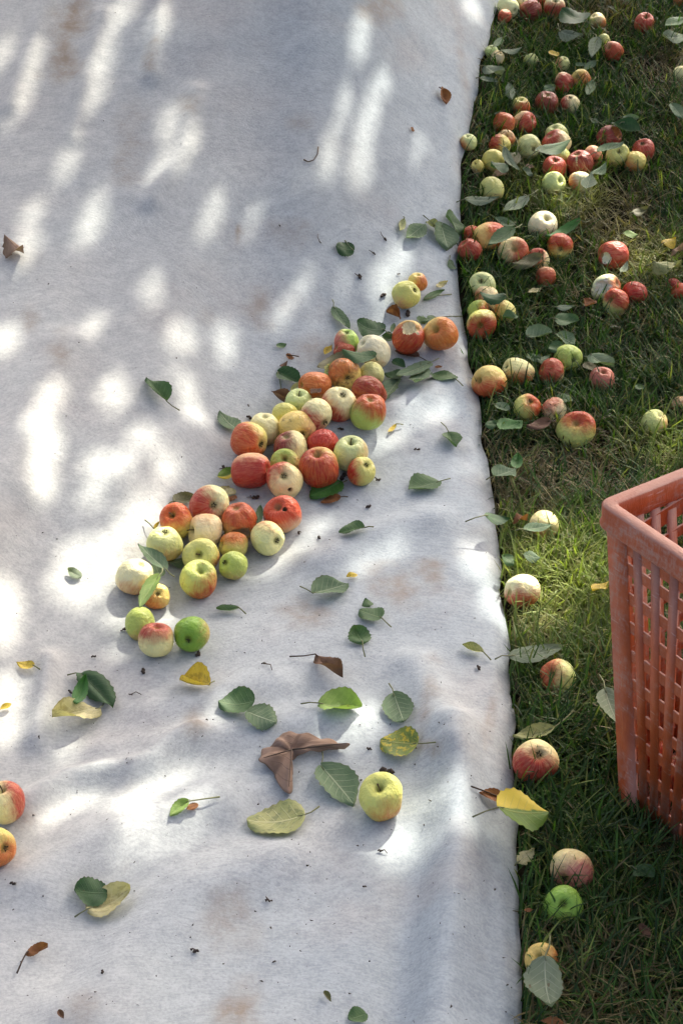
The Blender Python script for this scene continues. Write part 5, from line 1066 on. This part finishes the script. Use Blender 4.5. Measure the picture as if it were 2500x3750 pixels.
    for k in range(200):                                      # limbs stay under the leaf mass, away from the gaps
        e = V[r.integers(len(V))] - tb; e[2] = min(e[2], 3.4); mid = top * .5 + e * .5 + np.array([0, 0, .25])
        i = int((((e + tb) @ e1) - u0) / cell); v, f = tube([top * (1 - q) ** 2 + 2 * mid * q * (1 - q) + e * q * q for q in np.linspace(0, 1, 80)], np.linspace(.045, .008, 80), 7)
        w = v + tb; i = ((w @ e1 - u0) / cell).astype(int); j = ((w @ e2 - v0) / cell).astype(int)
        if mask[np.clip(i, 0, nu - 1), np.clip(j, 0, nv - 1)].any() or nl > 4: continue
        nl += 1
        obj('limb', mesh_np('limb', v, f, mats=[M_BARK]), root)
GAP = .53
build_tree()

# ------------------------------------------------------------------ grass
def build_grass():
    r = np.random.default_rng(21); N = 185000
    y = 1.1 + (7.4 - 1.1) * r.random(N) ** 1.15; x0 = x_edge(y) - .004; half = .21 * np.sqrt(y * y + 2.2) + .30; x = x0 + (half - x0) * r.random(N)
    far = r.random(N) < np.clip(1.0 - .30 * sstep(4.0, 6.5, y), 0, 1); x, y = x[far], y[far]
    # thin under apples and under the crate
    keep = np.ones(len(x), bool)
    for a in APPLES:
        if a['grass']: keep &= (x - a['P'][0]) ** 2 + (y - a['P'][1]) ** 2 > (a['r'] * .48) ** 2
    c, s = math.cos(math.radians(-304)), math.sin(math.radians(-304)); lx = (x - CRATE_FOOT[0]) * c - (y - CRATE_FOOT[1]) * s; ly = (x - CRATE_FOOT[0]) * s + (y - CRATE_FOOT[1]) * c
    keep &= ~((abs(lx) < LA / 2 - .045) & (abs(ly) < LB / 2 - .045))
    clump = fbm(x * 9, y * 9, 31); keep &= r.random(len(x)) < .35 + 1.1 * clump; keep &= r.random(len(x)) < .85 + .15 * sstep(.0, .03, x - x_edge(y))
    x, y, clump = x[keep], y[keep], clump[keep]; n = len(x)
    dry = fbm(x * 3.1 + 4, y * 3.1, 35); pd = np.clip(.13 + 2.4 * (dry - .47) + .16 * sstep(2.6, 3.6, y), .08, .75)
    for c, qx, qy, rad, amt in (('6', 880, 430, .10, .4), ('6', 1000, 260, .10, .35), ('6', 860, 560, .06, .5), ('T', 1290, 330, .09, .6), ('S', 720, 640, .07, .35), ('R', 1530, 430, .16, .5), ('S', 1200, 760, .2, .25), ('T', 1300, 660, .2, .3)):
        w = spot(c, qx, qy)[0]; pd = pd + amt * np.exp(-((x - w[0]) ** 2 + (y - w[1]) ** 2) / rad ** 2)  # straw thickened: real dry grass, and also to brighten the sun patches
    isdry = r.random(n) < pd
    L = r.gamma(6, .0086, n) * (.65 + .8 * clump); L = np.clip(L, .014, .095); L = np.where(isdry, L * .95, L)
    lean = np.where(isdry, r.uniform(.75, 1.45, n), r.uniform(.2, 1.35, n)); az = r.random(n) * 2 * math.pi + 1.5 * (vnoise(x * 6, y * 6, 38) - .5)
    wd = r.uniform(.0010, .0022, n) * np.where(isdry, .75, 1.0)
    z0 = terrain(x, y) - .004; dx, dy = np.cos(az), np.sin(az); V = np.zeros((n, 7, 3), np.float32)
    sx, sy = -dy, dx; curve = r.uniform(.25, 1.0, n); tw = r.normal(size=n) * .5
    px_, pz_ = np.zeros(n), np.zeros(n)
    for i, f in enumerate((0, .38, .72, 1.0)):
        if i:
            ang = lean * .6 + curve * f * .9; st = L * (f - (0, .38, .72)[i - 1]); px_ = px_ + st * np.sin(ang); pz_ = pz_ + st * np.maximum(np.cos(ang), -.25)
        cx, cy, cz = x + dx * px_, y + dy * px_, z0 + np.maximum(pz_, 0.001)
        if i == 3: V[:, 6] = np.stack([cx, cy, cz], 1)
        else:
            w = wd * (.8, 1.0, .7)[i]; ca, sa = np.cos(tw * f), np.sin(tw * f)
            V[:, 2 * i] = np.stack([cx - sx * w * ca, cy - sy * w * ca, cz - w * sa], 1); V[:, 2 * i + 1] = np.stack([cx + sx * w * ca, cy + sy * w * ca, cz + w * sa], 1)
    over = V[:, 6, 0] - x_edge(V[:, 6, 1]); ok = (over > .002) | ((over > -.02) & (r.random(n) < .13)); V = V[ok]; isdry = isdry[ok]; n = len(V)
    k = np.arange(n)[:, None] * 7; Q = np.concatenate([k + [0, 1, 3, 2], k + [2, 3, 5, 4]]); T = k + [4, 5, 6]
    me = mesh_np('grass', V.reshape(-1, 3), [Q, T], smooth=True, mats=[M_GRASS])
    g = r.random((n, 1)); g2 = r.random((n, 1))
    col = np.array([.018, .066, .008]) * (1 - g) + np.array([.085, .20, .022]) * g
    col = np.where(g2 > .86, np.array([.28, .34, .08]), col)
    straw = np.array([.15, .11, .042]) * (1 - g) + np.array([.46, .38, .17]) * g
    col = np.where(isdry[:, None], straw, col) * (.28 + .50 * r.random((n, 1)))
    for c_, qx, qy, rad, am in (('6', 940, 350, .17, .62), ('S', 760, 590, .10, .6), ('T', 1290, 330, .10, .4), ('U', 1450, 830, .08, .5)):          # sunlight painted into the blades: turf lightened where the sun patches fall
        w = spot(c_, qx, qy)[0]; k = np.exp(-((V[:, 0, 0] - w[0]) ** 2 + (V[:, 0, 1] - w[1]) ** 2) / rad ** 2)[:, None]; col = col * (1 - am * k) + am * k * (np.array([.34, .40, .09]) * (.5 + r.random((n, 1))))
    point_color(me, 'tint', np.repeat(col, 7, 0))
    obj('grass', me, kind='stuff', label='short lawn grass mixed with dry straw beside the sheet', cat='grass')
build_grass()
